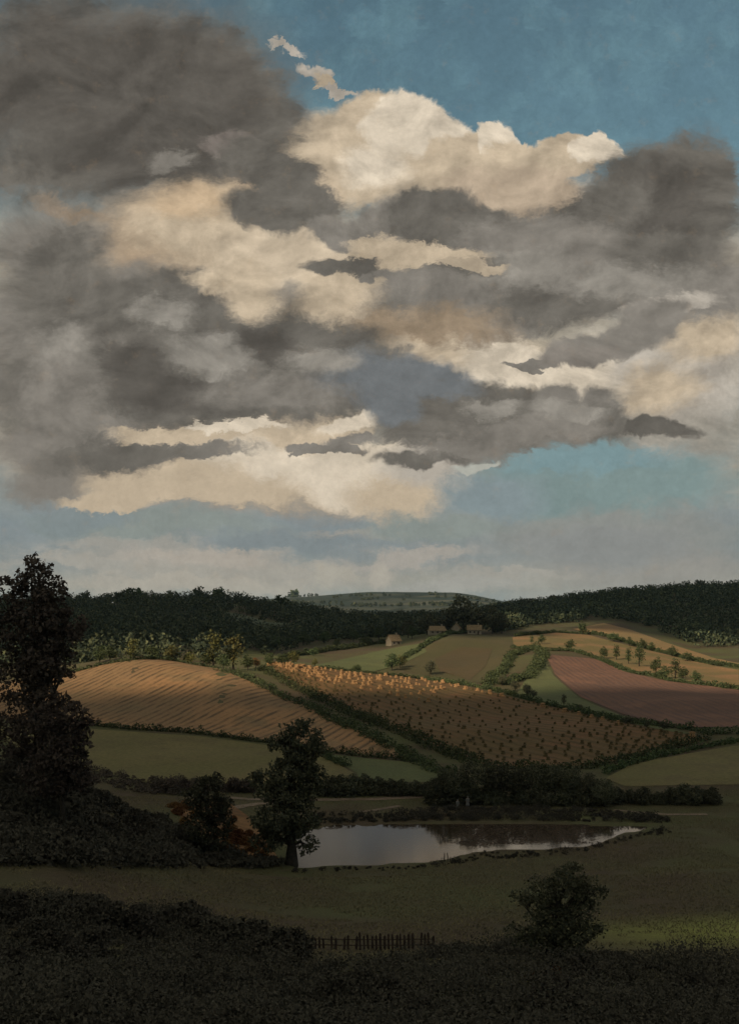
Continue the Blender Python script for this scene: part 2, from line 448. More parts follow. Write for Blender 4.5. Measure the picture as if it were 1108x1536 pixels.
M['stookf'] = field_mat('harvested_corn_stubble', [lc(.13,.076,.034), lc(.108,.074,.033), lc(.155,.080,.040)], a2, 4.5, lc(.065,.05,.022), .85, .02, 1.3, 3.)
drape('harvested_field', F_STOOK, 240, 470, M['stookf'])
M['olive'] = field_mat('olive_grass', [lc(.065,.06,.028), lc(.08,.066,.034), lc(.056,.053,.025)], patch=.02)
drape('olive_field', [(585,1000),(620,978),(660,962),(700,950),(752,946),(768,962),(760,998),(738,1028),(690,1022),(640,1014)], 452, 720, M['olive'])
M['brownf'] = field_mat('brown_ploughland', [lc(.075,.058,.03), lc(.066,.055,.03), lc(.085,.06,.034)], .4, 3., lc(.05,.04,.022), .6)
drape('ploughed_field', [(660,1008),(652,988),(690,971),(738,973),(728,1000),(705,1020)], 470, 690, M['brownf'], .25)
a3 = ang((850,985),(1000,1060), 330, 560)
M['mauve'] = field_mat('reddish_tilled_soil', [lc(.14,.078,.054), lc(.118,.07,.052), lc(.19,.10,.066)], a3, 3.2, lc(.09,.058,.05), .7, .012, 1.2, 2.)
drape('tilled_field', [(818,983),(862,979),(900,992),(940,1009),(1000,1022),(1150,1040),(1150,1118),(1000,1090),(930,1070),(870,1046),(832,1012)], 300, 580, M['mauve'], .15)
drape('green_strip', [(786,1022),(815,988),(830,1014),(870,1049),(930,1073),(1000,1093),(1075,1108),(1150,1122),(1075,1112),(940,1084),(860,1066),(775,1042)], 290, 590, M['pasture2'], .08)
M['gold'] = field_mat('ripe_hill_field', [lc(.13,.105,.045), lc(.19,.12,.056), lc(.24,.135,.068)], .5, 4., lc(.14,.10,.05), .5, .012)
drape('hill_field', [(768,956),(830,949),(882,953),(960,973),(1010,985),(1075,1000),(1150,1012),(1150,1036),(1075,1027),(1000,1019),(940,1004),(900,986),(850,973),(770,969)], 470, 860, M['gold'], .2)
M['gold2'] = field_mat('golden_stubble', [lc(.18,.13,.06), lc(.25,.15,.07), lc(.17,.13,.06)], .5, 4., lc(.17,.12,.06), .5, .015)
drape('upper_hill_field', [(858,944),(905,935),(945,945),(1000,965),(1075,989),(1150,1004),(1150,1010),(1075,996),(1010,980),(950,965),(880,949)], 560, 900, M['gold2'], .3)
drape('valley_pasture', [(470,999),(520,988),(600,970),(630,966),(640,978),(600,998),(560,1008),(500,1003)], 480, 760, M['pasture2'], .25)
M['palegreen'] = field_mat('pale_clearing_grass', [lc(.085,.098,.062), lc(.07,.085,.052), lc(.10,.105,.07)], patch=.01)
CLEAR = [[(335,918),(372,924),(402,934),(440,936),(436,946),(404,950),(372,940),(338,930)],
         [(108,974),(160,968),(160,975),(112,981)], [(320,905),(352,906),(352,911),(322,911)]]
CW = [[hit(px, py, 560, 1300, 400) for px, py in smooth_poly(c_, 3)] for c_ in CLEAR]
for c_, w_ in zip(CLEAR, CW): drape('clearing', c_, 0, 0, M['palegreen'], .4, 14., world=w_)
drape('right_pasture', [(908,1168),(940,1150),(980,1140),(1070,1124),(1150,1112),(1150,1192),(1000,1192),(950,1185)], 222, 300, M['pasture'], .08)
def strip(name, pix, w, mat, y0, y1, lift=.07):
    C = [hit(px, py, y0, y1) for px, py in pix]
    Lp = []; Rp = []
    for i, p in enumerate(C):
        a = C[max(0, i-1)]; b_ = C[min(len(C)-1, i+1)]
        d = math.hypot(b_[0]-a[0], b_[1]-a[1]) or 1
        nx, ny = -(b_[1]-a[1])/d*w/2, (b_[0]-a[0])/d*w/2
        Lp.append((p[0]+nx, p[1]+ny)); Rp.append((p[0]-nx, p[1]-ny))
    drape(name, None, 0, 0, mat, lift, 3., world=smooth_poly(Lp+Rp[::-1], 3))
M['path'] = field_mat('bare_earth_track', [lc(.20,.15,.11), lc(.15,.115,.085), lc(.12,.09,.06)], patch=.1)
strip('path', [(335,1196),(372,1199),(420,1199),(480,1200),(560,1199),(620,1196),(690,1192)], 2.4, M['path'], 170, 260)
strip('path', [(340,1216),(366,1209),(385,1206),(420,1203)], 2.2, M['path'], 170, 260)
strip('path', [(540,1218),(565,1215),(600,1209)], 1.3, M['path'], 170, 260)
strip('path', [(920,1215),(960,1219),(1000,1222),(1060,1222)], 1.3, M['path'], 170, 260)
M['rust'] = field_mat('rusty_bank_soil', [lc(.16,.085,.04), lc(.21,.115,.05), lc(.07,.05,.03)], patch=.15)
drape('bank_soil', [(255,1215),(290,1200),(345,1205),(372,1225),(400,1260),(420,1292),(380,1290),(330,1270),(290,1240)], 140, 240, M['rust'], .09, 3.)
print('fields done')

# ------------------------------------------------------------------ trees
def tree_root(name, blobs, h, r0, leaf, clump_r, per, loc, label, cat, group=None, mat='tree', dens=1., seed=1, rz=0, shell=.5, sway=.3):
    rg = np.random.default_rng(seed)
    root = empty(name, loc, rz, label, cat, group)
    t = link('trunk', trunk_mesh('trunk', h, r0, blobs, rg, sway), M['bark'], root); kid(root, t)
    P = crown_points(blobs, rg, clump_r, per, dens, shell)
    V, Q = leaf_arrays(P, leaf, rg)
    c = link('crown', mesh_np('crown', V, Q), M[mat], root); kid(root, c)
    return root
def px_blobs(base, blobs, y, ratio=.85):
    """ellipses in photograph pixels turned into metres about the tree's base"""
    s = y/F; out = []; rg = random.Random(len(blobs)*7+int(base[0]))
    for (px, py, rx, ry) in blobs:
        out.append(((px-base[0])*s, (rg.random()-.5)*rx*s*.7, (base[1]-py)*s, rx*s, rx*s*ratio, ry*s))
    return out
def ground_at(px, y): 
    x = (px-CX)/F*y; return (x, y, h1(x, y))
def row_of(x, y, z): return HY+(EYE-z)*F/y

# main tree by the pond
x, y = hit(437, 1297, 120, 170); yb = y
b0 = (437, row_of(x, y, h1(x, y)))
B = [(448,1108,32,30),(425,1118,20,16),(470,1122,17,18),(450,1135,26,12),(438,1158,38,20),(400,1168,22,16),(388,1172,12,10),(475,1170,14,22),(462,1160,22,18),
     (430,1195,44,22),(415,1225,40,24),(392,1240,18,16),(450,1225,30,26),(405,1258,26,14),(462,1268,14,11),(440,1250,24,14)]
tree_root('broadleaf_tree', px_blobs(b0, B, y), (b0[1]-1100)*y/F, .75, .27, .72, 26, (x, y, h1(x, y)),
          'tall dark broadleaf tree in three tiers standing at the near left end of the pond', 'tree', seed=3, dens=1.25)
# small round tree left of it
x, y = hit(312, 1284, 120, 170); b0 = (312, row_of(x, y, h1(x, y)))
B = [(310,1182,22,18),(292,1195,18,16),(332,1200,16,18),(312,1215,34,22),(300,1240,26,20),(330,1235,22,22),(320,1262,26,16),(318,1168,9,8),(298,1174,8,7),(330,1172,7,7)]
tree_root('round_tree', px_blobs(b0, B, y), 8, .35, .24, .65, 24, (x, y, h1(x, y)), 'dark bushy small tree left of the tall pond tree on the rusty bank', 'tree', seed=4, dens=1.2)
# big trees at the left edge
y = 132; g = ground_at(58, y); b0 = (58, row_of(*g))
B = [(62,862,17,20),(70,890,26,24),(50,880,30,28),(82,912,26,18),(60,930,40,30),(100,930,26,20),(30,950,45,45),(80,965,34,22),(60,1000,42,32),(98,1000,22,24),(25,1020,50,40),(60,1050,40,26),(10,900,30,40),(85,1060,20,16),(30,1100,50,40),(70,1110,34,30),(105,950,18,14),(45,850,16,14)]
tree_root('tall_tree', px_blobs(b0, B, y), 25, .9, .28, .85, 26, g, 'huge brown-black tree at the left edge rising above the skyline', 'tree', mat='tree_brown', seed=5, dens=1.3)
y = 124; g = ground_at(95, y); b0 = (95, row_of(*g))
B = [(108,1075,24,20),(128,1082,13,14),(95,1100,34,24),(122,1110,15,14),(90,1130,40,26),(70,1080,26,26),(112,1140,24,20),(75,1165,46,30),(110,1170,30,22)]
tree_root('edge_tree', px_blobs(b0, B, y), 9, .4, .25, .7, 26, g, 'lower brown-black tree at the foot of the huge tree, jutting over the pasture', 'tree', mat='tree_brown', seed=6, dens=1.3)
# tree on the near right
y = 74; g = ground_at(832, y); b0 = (832, row_of(*g))
B = [(838,1322,34,20),(870,1330,24,18),(815,1335,26,18),(855,1350,40,22),(800,1352,26,12),(830,1370,44,20),(880,1362,22,14),(845,1392,50,18),(800,1395,26,14),(885,1392,20,10),(830,1412,46,16),(778,1350,14,7),(770,1392,14,7),(902,1396,12,6),(895,1330,10,8),(862,1300,9,7),(800,1408,26,12),(870,1408,22,11),(850,1308,18,10)]
tree_root('spreading_tree', px_blobs(b0, B, y), 6.2, .24, .13, .46, 30, g, 'low spreading dark tree on the near slope at lower right', 'tree', seed=8, dens=1.05, sway=.15, shell=.35)
print('hero trees done')

# prototype trees for repeats (about 1 unit = metres, scaled per copy), parked on their first place
def proto_blobs(kind, rg):
    if kind == 'round':
        return [(0,0,5.2,2.8,2.6,2.3),(1.6,.4,4.2,2,2,1.7),(-1.7,-.3,4.4,1.9,2,1.7),(.3,.8,6.8,1.6,1.6,1.3),(-.6,-.8,3.2,2.2,2,1.3),(.9,-1,3.,1.8,1.8,1.2)]
    if kind == 'tall':
        return [(0,0,8.2,1.5,1.5,1.6),(.5,0,6.6,1.9,1.8,1.4),(-.6,.2,5.6,1.8,1.8,1.4),(.3,-.2,4.2,2,1.9,1.3),(-.2,.3,2.8,1.7,1.7,1.1)]
    if kind == 'wide':
        return [(0,0,3.6,3.3,2.6,1.7),(2.4,.2,3.,1.9,1.8,1.3),(-2.3,.1,3.2,2,1.8,1.4),(.8,.3,4.8,2,1.8,1.2),(-.9,-.2,4.6,1.7,1.6,1.1),(1,-.5,2.2,2,1.8,1.1),(-1.2,-.5,2,2,1.8,1.1)]
    return [(0,0,1.2,1.5,1.4,1.1),(1.1,.2,.9,1.1,1,.8),(-1.1,-.1,1,1.2,1.1,.9),(.2,.1,1.9,.9,.9,.6),(-.4,-.3,.6,1.3,1.2,.7)]
PROTO = {}
def place(kind, mat, loc, height, rz, label, cat, group, name, detail):
    """first use of a kind builds it, later uses copy it and its parts"""
    key = (kind, mat, detail, int(rng.integers(0, 2)))
    nat = {'round': 7.9, 'tall': 9.7, 'wide': 5.9, 'shrub': 2.4}[kind]
    s = height/nat; sc = (s*(.9+.3*rng.random()), s*(.9+.3*rng.random()), s)
    if key not in PROTO:
        lf, cr, per, dn = {'near': (.2, .55, 13, 1.25), 'mid': (.34, .8, 9, 1.1), 'far': (.75, 1.2, 6, .9)}[detail]
        if kind == 'shrub': lf *= .8; cr *= .6
        PROTO[key] = tree_root(name, proto_blobs(kind, rng), nat*.85, nat*.028, lf, cr, per, loc, label, cat, group, mat, dn, seed=11+len(PROTO), rz=rz)
        PROTO[key].scale = sc
        PROTO[key]['proto'] = 1; del PROTO[key]['proto']
        return PROTO[key]
    o = copy_tree(PROTO[key], loc, rz, sc, label, group, cat)
    if group is None and 'group' in o: del o['group']
    o.name = name
    return o
def tree_px(px, py_base, hpx, kind, mat, y0, y1, label, cat='tree', group=None, name='hedgerow_tree', detail='mid'):
    x, y = hit(px, py_base, y0, y1)
    return place(kind, mat, (x, y, h1(x, y)-.15), hpx*y/F, rng.random()*6.28, label, cat, group, name, detail)

# trees on the far bank of the pond, right part
far_bank = [(652,1206,38,'round'),(672,1206,50,'round'),(700,1205,56,'round'),(730,1204,56,'tall'),(752,1204,54,'round'),(780,1203,48,'round'),(806,1203,52,'round'),(832,1203,52,'round'),(858,1204,48,'round'),(884,1206,42,'round'),(906,1210,36,'wide')]
lab = ['leftmost small tree of the dark clump on the far bank', 'second tree from the left in the dark far bank clump', 'dark tree behind the two pale standing figures',
       'tallest narrow tree of the dark far bank clump', 'round tree right of the tallest one in the far bank clump', 'dark tree at the lower middle of the far bank clump',
       'dark round tree in the middle right of the far bank clump', 'dark tree under the lower corner of the harvested field', 'dark tree near the right end of the far bank clump',
       'smaller dark tree before the right end of the far bank clump', 'low wide tree ending the far bank clump on the right']
for (px, py, hp, kd), lb in zip(far_bank, lab):
    tree_px(px, py, hp*1.12, kd, 'tree', 170, 245, lb, 'tree', 'trees on the far bank of the pond', 'bank_tree', 'near')
for i, (px, py, hp) in enumerate([(925,1204,22),(945,1204,20),(965,1205,24),(985,1206,18),(1005,1206,24),(1025,1205,28),(1046,1205,24),(1068,1205,24)]):
    tree_px(px, py, hp, 'shrub', 'tree', 170, 240, 'dark bush of the row at the foot of the right pasture', 'bush', 'bushes below the right pasture', 'bush', 'near')
for i, (px, py, hp) in enumerate([(496,1192,26),(512,1192,28),(528,1192,28),(545,1192,30),(566,1192,26),(585,1193,24),(604,1193,24),(622,1193,22),(638,1194,18),(478,1192,22)]):
    tree_px(px, py, hp, 'shrub', 'tree', 180, 245, 'dark round bush of the row behind the earth track left of the pond trees', 'bush', 'bushes behind the earth track', 'bush', 'near')
for i, (px, py, hp) in enumerate([(352,1188,22),(370,1188,20),(258,1190,22),(240,1185,18),(276,1190,20)]):
    tree_px(px, py, hp, 'shrub', 'tree_brown', 160, 245, 'brownish bush at the lower edge of the olive pasture', 'bush', 'bushes at the foot of the olive pasture', 'bush', 'near')
# dark scrub: one continuous cover on the left bank and on the near slope, single bushes standing out of it
def cover(name, poly, n, hmin, hmax, y0, y1, label, mat, leaf, K, seed, flat=.75):
    rg = np.random.default_rng(seed); C = []; k = 0
    xs = [p[0] for p in poly]; ys = [p[1] for p in poly]
    cand = np.stack([rg.uniform(min(xs), max(xs), n*4), rg.uniform(min(ys), max(ys), n*4)], 1)
    cand = cand[poly_sd(cand[:, 0], cand[:, 1], poly) < 0][:n]
    for px, py in cand:
        x, y = hit(px, py, y0, y1, 260)
        C.append((x, y))
    C = np.array(C); Z = H(C[:, 0], C[:, 1]); hh = hmin+(hmax-hmin)*np.clip(rg.random(len(C))**2*.4+.42+1.5*vnoise(C[:, 0]/5.5, C[:, 1]/5.5, 9)+.7*vnoise(C[:, 0]/2.2, C[:, 1]/2.2, 19), 0, 1.3)
    d = rg.normal(size=(len(C), K, 3)); d /= np.linalg.norm(d, axis=2)[:, :, None]; d *= (.35+.7*rg.random((len(C), K, 1)))
    P = np.stack([C[:, :1]+d[:, :, 0]*hh[:, None]*flat, C[:, 1:]+d[:, :, 1]*hh[:, None]*flat, Z[:, None]+hh[:, None]*.35+d[:, :, 2]*hh[:, None]*.5], -1).reshape(-1, 3)
    V, Q = leaf_arrays(P, leaf, rg)
    return tag(link(name, mesh_np(name, V, Q), M[mat]), label, 'scrub', None, 'stuff')
BANK = [(30,1120),(112,1142),(150,1160),(182,1182),(225,1212),(262,1243),(300,1264),(332,1280),(425,1297),(400,1303),(300,1303),(180,1302),(60,1300),(-40,1300),(-60,1120)]
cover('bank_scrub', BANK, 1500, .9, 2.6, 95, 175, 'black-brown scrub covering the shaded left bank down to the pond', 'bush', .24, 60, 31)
cover('shore_scrub', [(455,1236),(470,1222),(560,1222),(640,1216),(700,1212),(800,1213),(900,1215),(985,1222),(1010,1234),(900,1233),(800,1231),(640,1231),(560,1234)], 520, .4, 1.3, 175, 232, 'dark rushes and scrub along the far shore of the pond', 'bush', .17, 40, 33)
cover('shore_scrub', [(440,1305),(500,1303),(580,1301),(640,1297),(692,1288),(724,1280),(800,1278),(868,1273),(904,1265),(940,1255),(975,1246),(1010,1240),(1010,1249),(940,1262),(868,1281),(800,1287),(724,1289),(660,1301),(580,1306),(440,1310)], 330, .25, .8, 120, 205, 'dark rushes and scrub along the near shore of the pond', 'bush', .13, 34, 34)
for i in range(15):
    px = 648+i*18+rng.normal()*4
    tree_px(px, 1207+rng.normal()*1.5, 18+rng.random()*10, 'shrub', 'tree', 170, 240, 'dark bush at the foot of the tree clump on the far bank', 'bush', 'bushes under the far bank trees', 'bush', 'near')
cover('pasture_scrub', [(60,1138),(110,1146),(180,1163),(240,1171),(335,1172),(340,1190),(240,1194),(180,1184),(110,1166),(50,1160)], 420, .5, 1.7, 175, 250, 'brown scrub along the lower left edge of the olive pasture', 'tree_brown', .2, 44, 36)
NEAR = [(-420,1330),(-60,1350),(60,1350),(200,1372),(260,1368),(330,1390),(430,1416),(470,1446),(560,1450),(640,1436),(760,1432),(900,1440),(960,1450),(1170,1462),(1560,1440),(1560,1580),(-420,1580)]
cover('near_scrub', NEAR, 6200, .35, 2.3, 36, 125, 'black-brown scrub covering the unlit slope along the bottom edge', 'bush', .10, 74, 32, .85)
k = 0
while k < 26:
    px = rng.uniform(-20, 420); py = rng.uniform(1145, 1298)
    if poly_sd(np.array([px]), np.array([py]), BANK)[0] > -6: continue
    k += 1
    tree_px(px, py, 18+rng.random()*18, 'shrub', 'bush', 95, 170, 'black-brown bush standing out of the scrub on the shaded left bank', 'bush', 'bushes on the shaded left bank', 'scrub_bush', 'near')
for i in range(60):
    px = rng.uniform(-20, 1120) if i > 34 else rng.uniform(-20, 470)
    top = np.interp(px, [-20,60,200,260,330,440,500,640,760,1000,1100], [1350,1352,1372,1368,1392,1412,1430,1430,1425,1440,1446])
    py = top+24+(rng.random()*14 if i < 34 else 20+rng.random()*70)
    if 460 < px < 665 and py < 1470: continue
    tree_px(px, py, (32+rng.random()*20 if i < 34 else 24+rng.random()*22), 'shrub', 'bush', 40, 125, 'black-brown bush standing out of the scrub on the near slope', 'bush', 'bushes on the near dark slope', 'scrub_bush', 'near')
for i, px in enumerate(np.linspace(650, 1075, 24)):
    py = np.interp(px, [650,760,900,950,1075], [1428,1424,1436,1444,1452])+rng.normal()*2+6
    tree_px(px, py, 14+rng.random()*8, 'shrub', 'bush', 60, 110, 'low dark hedge bush in the row right of the paling fence', 'bush', 'hedge bushes right of the fence', 'hedge_bush', 'near')
for i, (px, py, hp) in enumerate([(800,1468,14),(818,1464,14),(836,1462,15),(856,1465,13),(874,1468,13),(890,1470,11)]):
    tree_px(px, py, hp, 'shrub', 'bracken', 40, 100, 'rusty bracken clump in the dark scrub under the spreading tree', 'bracken', 'bracken under the spreading tree', 'bracken_clump', 'near')
# bracken on the left bank
for i, (px, py, hp) in enumerate([(268,1222,14),(280,1214,16),(292,1226,12),(345,1245,14),(356,1258,16),(368,1268,14),(380,1278,14),(394,1286,12),(408,1292,10),(362,1284,12),(346,1276,12),(276,1236,12),(350,1232,10),(340,1256,12),(374,1254,11),(388,1270,11),(300,1212,11),(262,1212,11),(400,1278,10),(416,1294,9),(340,1266,10),(352,1266,12)]):
    tree_px(px, py, hp, 'shrub', 'bracken', 130, 230, 'rust-coloured bracken clump on the bank beside the small round tree', 'bracken', 'bracken clumps on the left bank', 'bracken_clump', 'near')

# hedgerow trees behind the left stubble field
LT = [(150,994,26,'round','tree_mid','round green tree behind the left shoulder of the stubble field'),(165,992,24,'round','tree_mid','smaller green tree beside the round one behind the stubble field'),
 (200,990,36,'tall','tree_yel','slim yellow-green tree standing above the top of the stubble field'),(228,986,18,'wide','tree_mid','low green tree just right of the slim yellow-green tree'),
 (258,990,24,'round','tree_yel','yellowish round bush tree on the stubble field crest'),(284,994,18,'wide','tree_yel','bright low yellow bush right of the yellowish round tree'),
 (320,1000,56,'tall','tree_yel','left one of the two tall yellow-green trees behind the field'),(350,1002,56,'tall','tree_yel','right one of the two tall yellow-green trees behind the field'),
 (335,1004,24,'round','tree_mid','short green tree between the two tall yellow-green trees'),(372,1006,24,'round','tree_mid','round green tree at the right foot of the two tall trees'),
 (384,1002,16,'round','bracken','small rusty orange tree at the upper left corner of the stook field'),(404,985,20,'round','tree_mid','green tree above the left corner of the stook field'),
 (425,986,18,'wide','tree_mid','wide green bush above the stook field corner'),(440,992,20,'round','tree_yel','yellowish tree peeping over the stook field crest'),
 (472,996,12,'round','tree_yel','tiny yellow-green bush on the stook field crest'),(310,1000,22,'round','tree_mid','short green tree left of the two tall ones'),
 (535,1008,12,'wide','tree_mid','low bush half way along the stook field crest'),(588,1006,26,'round','tree_mid','green tree at the left tip of the olive hill field'),
 (600,1002,20,'round','tree_yel','yellowish tree beside the green one at the olive field tip'),(645,1012,22,'round','tree','dark tree on the lower slope of the ploughed patch')]
for px, py, hp, kd, mt, lb in LT:
    tree_px(px, py, hp, kd, mt, 372, 470 if px < 560 else 560, lb, 'tree', None, 'hedgerow_tree', 'mid')
RT = [(854,976,17,'round','leftmost small tree on the hedge above the reddish field'),(905,988,18,'round','round tree on the hedge above the middle of the reddish field'),
 (924,990,24,'tall','slim dark tree right of the round hedge tree'),(942,996,26,'tall','second slim dark tree on the reddish field hedge'),(958,1000,34,'tall','tallest slim tree on the reddish field hedge'),
 (983,1010,24,'round','round tree right of the tallest slim tree'),(996,1018,20,'round','dark tree above the bend of the hedge'),(1012,1018,32,'tall','tall twin tree near the right end of the hedge'),
 (1024,1020,20,'round','low round tree beside the twin trees'),(1044,1024,18,'round','last small tree at the right end of the hedge'),
 (920,963,14,'wide','wide bush on the hedge between the two golden fields'),(943,969,14,'round','round bush right of the wide hedge bush'),(964,973,15,'round','bush in the middle of the golden fields hedge'),
 (976,976,13,'round','bush just right of the middle one on the golden fields hedge'),(1007,985,16,'round','dark bush toward the right end of the golden fields hedge'),(873,952,20,'round','dark tree at the upper left corner of the golden field'),
 (812,966,15,'round','small tree standing in the olive left part of the hill field'),(797,966,14,'tall','slim bush at the left end of the hill field'),(1030,992,14,'wide','low bush at the far right of the golden fields hedge')]
for px, py, hp, kd, lb in RT:
    tree_px(px, py, hp, kd, 'tree_mid', 420, 880, lb, 'tree', None, 'hedgerow_tree', 'mid')
MT = [(772,1036,16,'round','dark bush at the lower corner of the green strip'),(790,1042,16,'wide','low wide bush below the green strip'),(845,1058,18,'tall','upright bush on the lower edge of the green strip'),
 (752,1028,16,'round','dark bush where the four hill fields meet'),(868,1066,10,'wide','small bush past the upright one on the green strip'),(800,1046,12,'round','round bush between the wide and the upright bush'),
 (940,1086,12,'wide','low bush near the right end of the green strip'),(970,1092,12,'round','round bush at the narrow end of the green strip'),(995,1098,12,'wide','last bush at the thin tip of the green strip')]
for px, py, hp, kd, lb in MT:
    tree_px(px, py, hp, kd, 'tree', 300, 560, lb, 'bush', None, 'hedgerow_tree', 'mid')
HT = [(695,955,56,'round','big dark tree rising behind the cottages into the far hill'),(672,958,38,'round','dark tree left of the big one behind the cottages'),(720,953,36,'round','dark tree right of the big one behind the cottages'),
 (738,950,40,'round','tall dark tree at the right end of the cottage trees'),(640,962,34,'round','dark tree just left of the long cottage'),(655,966,14,'wide','low bush in front of the long cottage'),(752,948,30,'round','dark round tree above the olive field corner'),(612,966,30,'round','dark tree right of the lone cottage')]
for px, py, hp, kd, lb in HT:
    x = (px-CX)/F*735; tree = place(kd, 'tree', (x, 735, h1(x, 735)-.3), hp*735/F, rng.random()*6.28, lb, 'tree', None, 'village_tree', 'mid')

# ------------------------------------------------------------------ hedges
def hedge(name, pix, y0, y1, w, hgt, label, mat='hedge', leaf=.35, dens=9., seed=1):
    rg = np.random.default_rng(seed)
    P = [hit(px, py, y0, y1) for px, py in pix]
    pts = []
    for (ax, ay), (bx, by) in zip(P[:-1], P[1:]):
        d = math.hypot(bx-ax, by-ay); n = max(2, int(d/(w*.45)))
        for i in range(n):
            t = i/n; jx, jy = rg.normal(size=2)*w*.16
            pts.append((ax+(bx-ax)*t+jx, ay+(by-ay)*t+jy))
    pts = np.array(pts); z = H(pts[:, 0], pts[:, 1])
    out = []
    for (x, y), zz in zip(pts, z):
        k = hgt*(.55+.9*rg.random()**2); ww = w*(.4+.35*rg.random())
        n = int(dens*(1+ww*k*.5)*3)
        d = rg.normal(size=(n, 3)); d /= np.linalg.norm(d, axis=1)[:, None]
        d *= (.6+.4*rg.random((n, 1)))
        out.append(np.array([x, y, zz+k*.42])+d*np.array([ww, ww, k*.6]))
    V, Q = leaf_arrays(np.concatenate(out), leaf, rg)
    c0 = P[0]; base = np.array([c0[0], c0[1], h1(*c0)])
    o = link(name, mesh_np(name, V-base, Q), M[mat]); o.location = base
    return tag(o, label, 'hedge')
hedge('hedgerow', [(118,1086),(200,1094),(300,1101),(400,1114),(480,1127),(560,1136),(640,1144)], 240, 330, 2., 1.7, 'thin dark hedge between the stubble field and the olive pasture', seed=1, leaf=.28)
hedge('hedgerow', [(330,1006),(400,1034),(470,1064),(540,1098),(600,1128),(660,1160),(690,1172)], 235, 415, 4.5, 2.2, 'broad dark green hedge running diagonally right of the stubble field', seed=2, leaf=.32)
hedge('hedgerow', [(392,1004),(420,1018),(470,1044),(540,1078),(600,1100),(680,1134),(735,1152)], 235, 460, 5., 2.4, 'dark shrubby hedge along the lower left edge of the stook field', seed=3, leaf=.32)
hedge('hedgerow', [(520,1150),(500,1142),(482,1132)], 225, 300, 2.2, 1.8, 'short hedge splitting the olive pasture from the green pasture', seed=4, leaf=.28)
hedge('hedgerow', [(738,1152),(800,1154),(880,1153),(930,1142),(990,1128),(1060,1108)], 235, 330, 3., 2., 'dark hedge under the lower right edge of the stook field', seed=5, leaf=.3)
hedge('hedgerow', [(640,1017),(700,1028),(780,1047),(860,1066),(940,1084),(1060,1105),(1150,1122)], 290, 470, 2.6, 1.8, 'hedge of low dark bushes along the top right edge of the stook field', seed=6, leaf=.32)
hedge('hedgerow', [(480,1001),(560,1009),(640,1016)], 430, 500, 2.4, 1.2, 'thin dark hedge behind the crest of the stook field', seed=7, leaf=.34)
hedge('hedgerow', [(735,1028),(752,1008),(768,985),(800,972),(816,985),(790,1018),(745,1030)], 440, 620, 5., 3., 'thick hedge looping round the dark wedge between olive and green strips', seed=8, leaf=.4)
hedge('hedgerow', [(770,970),(820,976),(860,977),(900,990),(940,1007),(1000,1021),(1070,1029),(1150,1038)], 440, 620, 2.8, 1.9, 'hedge along the top of the reddish tilled field', seed=9, leaf=.4)
hedge('hedgerow', [(775,955),(830,949),(882,951),(960,971),(1010,983),(1075,998),(1150,1010)], 520, 880, 3.2, 2.2, 'hedge between the lower and the upper golden hill field', seed=10, leaf=.5)
hedge('hedgerow', [(600,990),(640,966),(700,949)], 520, 740, 3.4, 2.2, 'dark hedge climbing to the cottages along the olive field', seed=11, leaf=.5)
hedge('hedgerow', [(60,1016),(105,1010),(150,998),(200,990),(260,989),(330,1003)], 370, 425, 3., 1.5, 'dark hedge along the crest of the stubble field', seed=12, leaf=.34)
hedge('hedgerow', [(905,1160),(940,1148),(990,1135),(1070,1118),(1150,1106)], 225, 300, 2., 1.5, 'low green hedge along the top of the right pasture', seed=13, leaf=.3, mat='tree_mid')
print('hedges done')

# ------------------------------------------------------------------ woodland masses (uncountable) and skyline trees
def wood(name, zone, n, hmin, hmax, label, leaf=1.15, seed=1, skip=CW):
    rg = np.random.default_rng(seed)
    y0, y1, p0, p1 = zone[0]
    Y = np.sqrt(rg.random(n*3)*(y1**2-y0**2)+y0**2); p = rg.uniform(p0, p1, n*3)
    keep = np.zeros(n*3, bool); X = (p-CX)/F*Y
    keep |= zone[1](p, Y)
    for w_ in skip: keep &= ~(poly_sd(X, Y, w_) < 4)
    X = X[keep][:n]; Y = Y[keep][:n]; Z = H(X, Y)
    hh = hmin+(hmax-hmin)*rg.random(len(X))**1.3
    K = 34
    d = rg.normal(size=(len(X), K, 3)); d /= np.linalg.norm(d, axis=2)[:, :, None]
    d *= (.7+.35*rg.random((len(X), K, 1)))
    rad = (hh*(.38+.16*rg.random(len(X))))[:, None]
    C = np.stack([X[:, None]+d[:, :, 0]*rad, Y[:, None]+d[:, :, 1]*rad, Z[:, None]+hh[:, None]*.5+d[:, :, 2]*hh[:, None]*.5], -1).reshape(-1, 3)
    V, Q = leaf_arrays(C, leaf, rg)
    o = link(name, mesh_np(name, V, Q), M['wood']); tag(o, label, 'woodland', None, 'stuff'); return o
def zl(p, Y):
    lo = np.interp(p, [-300,60,200,330,420,480,560,620,700,760], [470,470,500,560,640,760,790,770,760,800])
    return (Y > lo)
wood('left_woodland', ((470, 1260, -250, 640), zl), 4300, 5, 14, 'dark green wood covering the left ridge and valley', seed=21)
def zm(p, Y): return Y > np.interp(p, [560,600,660,760,800], [790,790,770,770,900])
wood('valley_woodland', ((770, 1500, 560, 800), zm), 1400, 6, 14, 'dark wood in the valley behind the cottages', seed=22)
def zr(p, Y): return Y > np.interp(p, [740,800,860,905,960,1050,1200,1350], [720,860,880,905,860,735,730,700])
wood('right_woodland', ((700, 1320, 740, 1350), zr), 3400, 5, 14, 'dark wood covering the right ridge', seed=23)
def zf(p, Y):
    X = (p-CX)/F*Y
    return vnoise(X/420, Y/200, 71)+.5*vnoise(X/150, Y/90, 72) > .26
wood('hill_woodland', ((3500, 5000, 385, 780), zf), 420, 7, 15, 'patches of wood and hedge on the far blue-green hill', leaf=3.5, seed=24, skip=[])
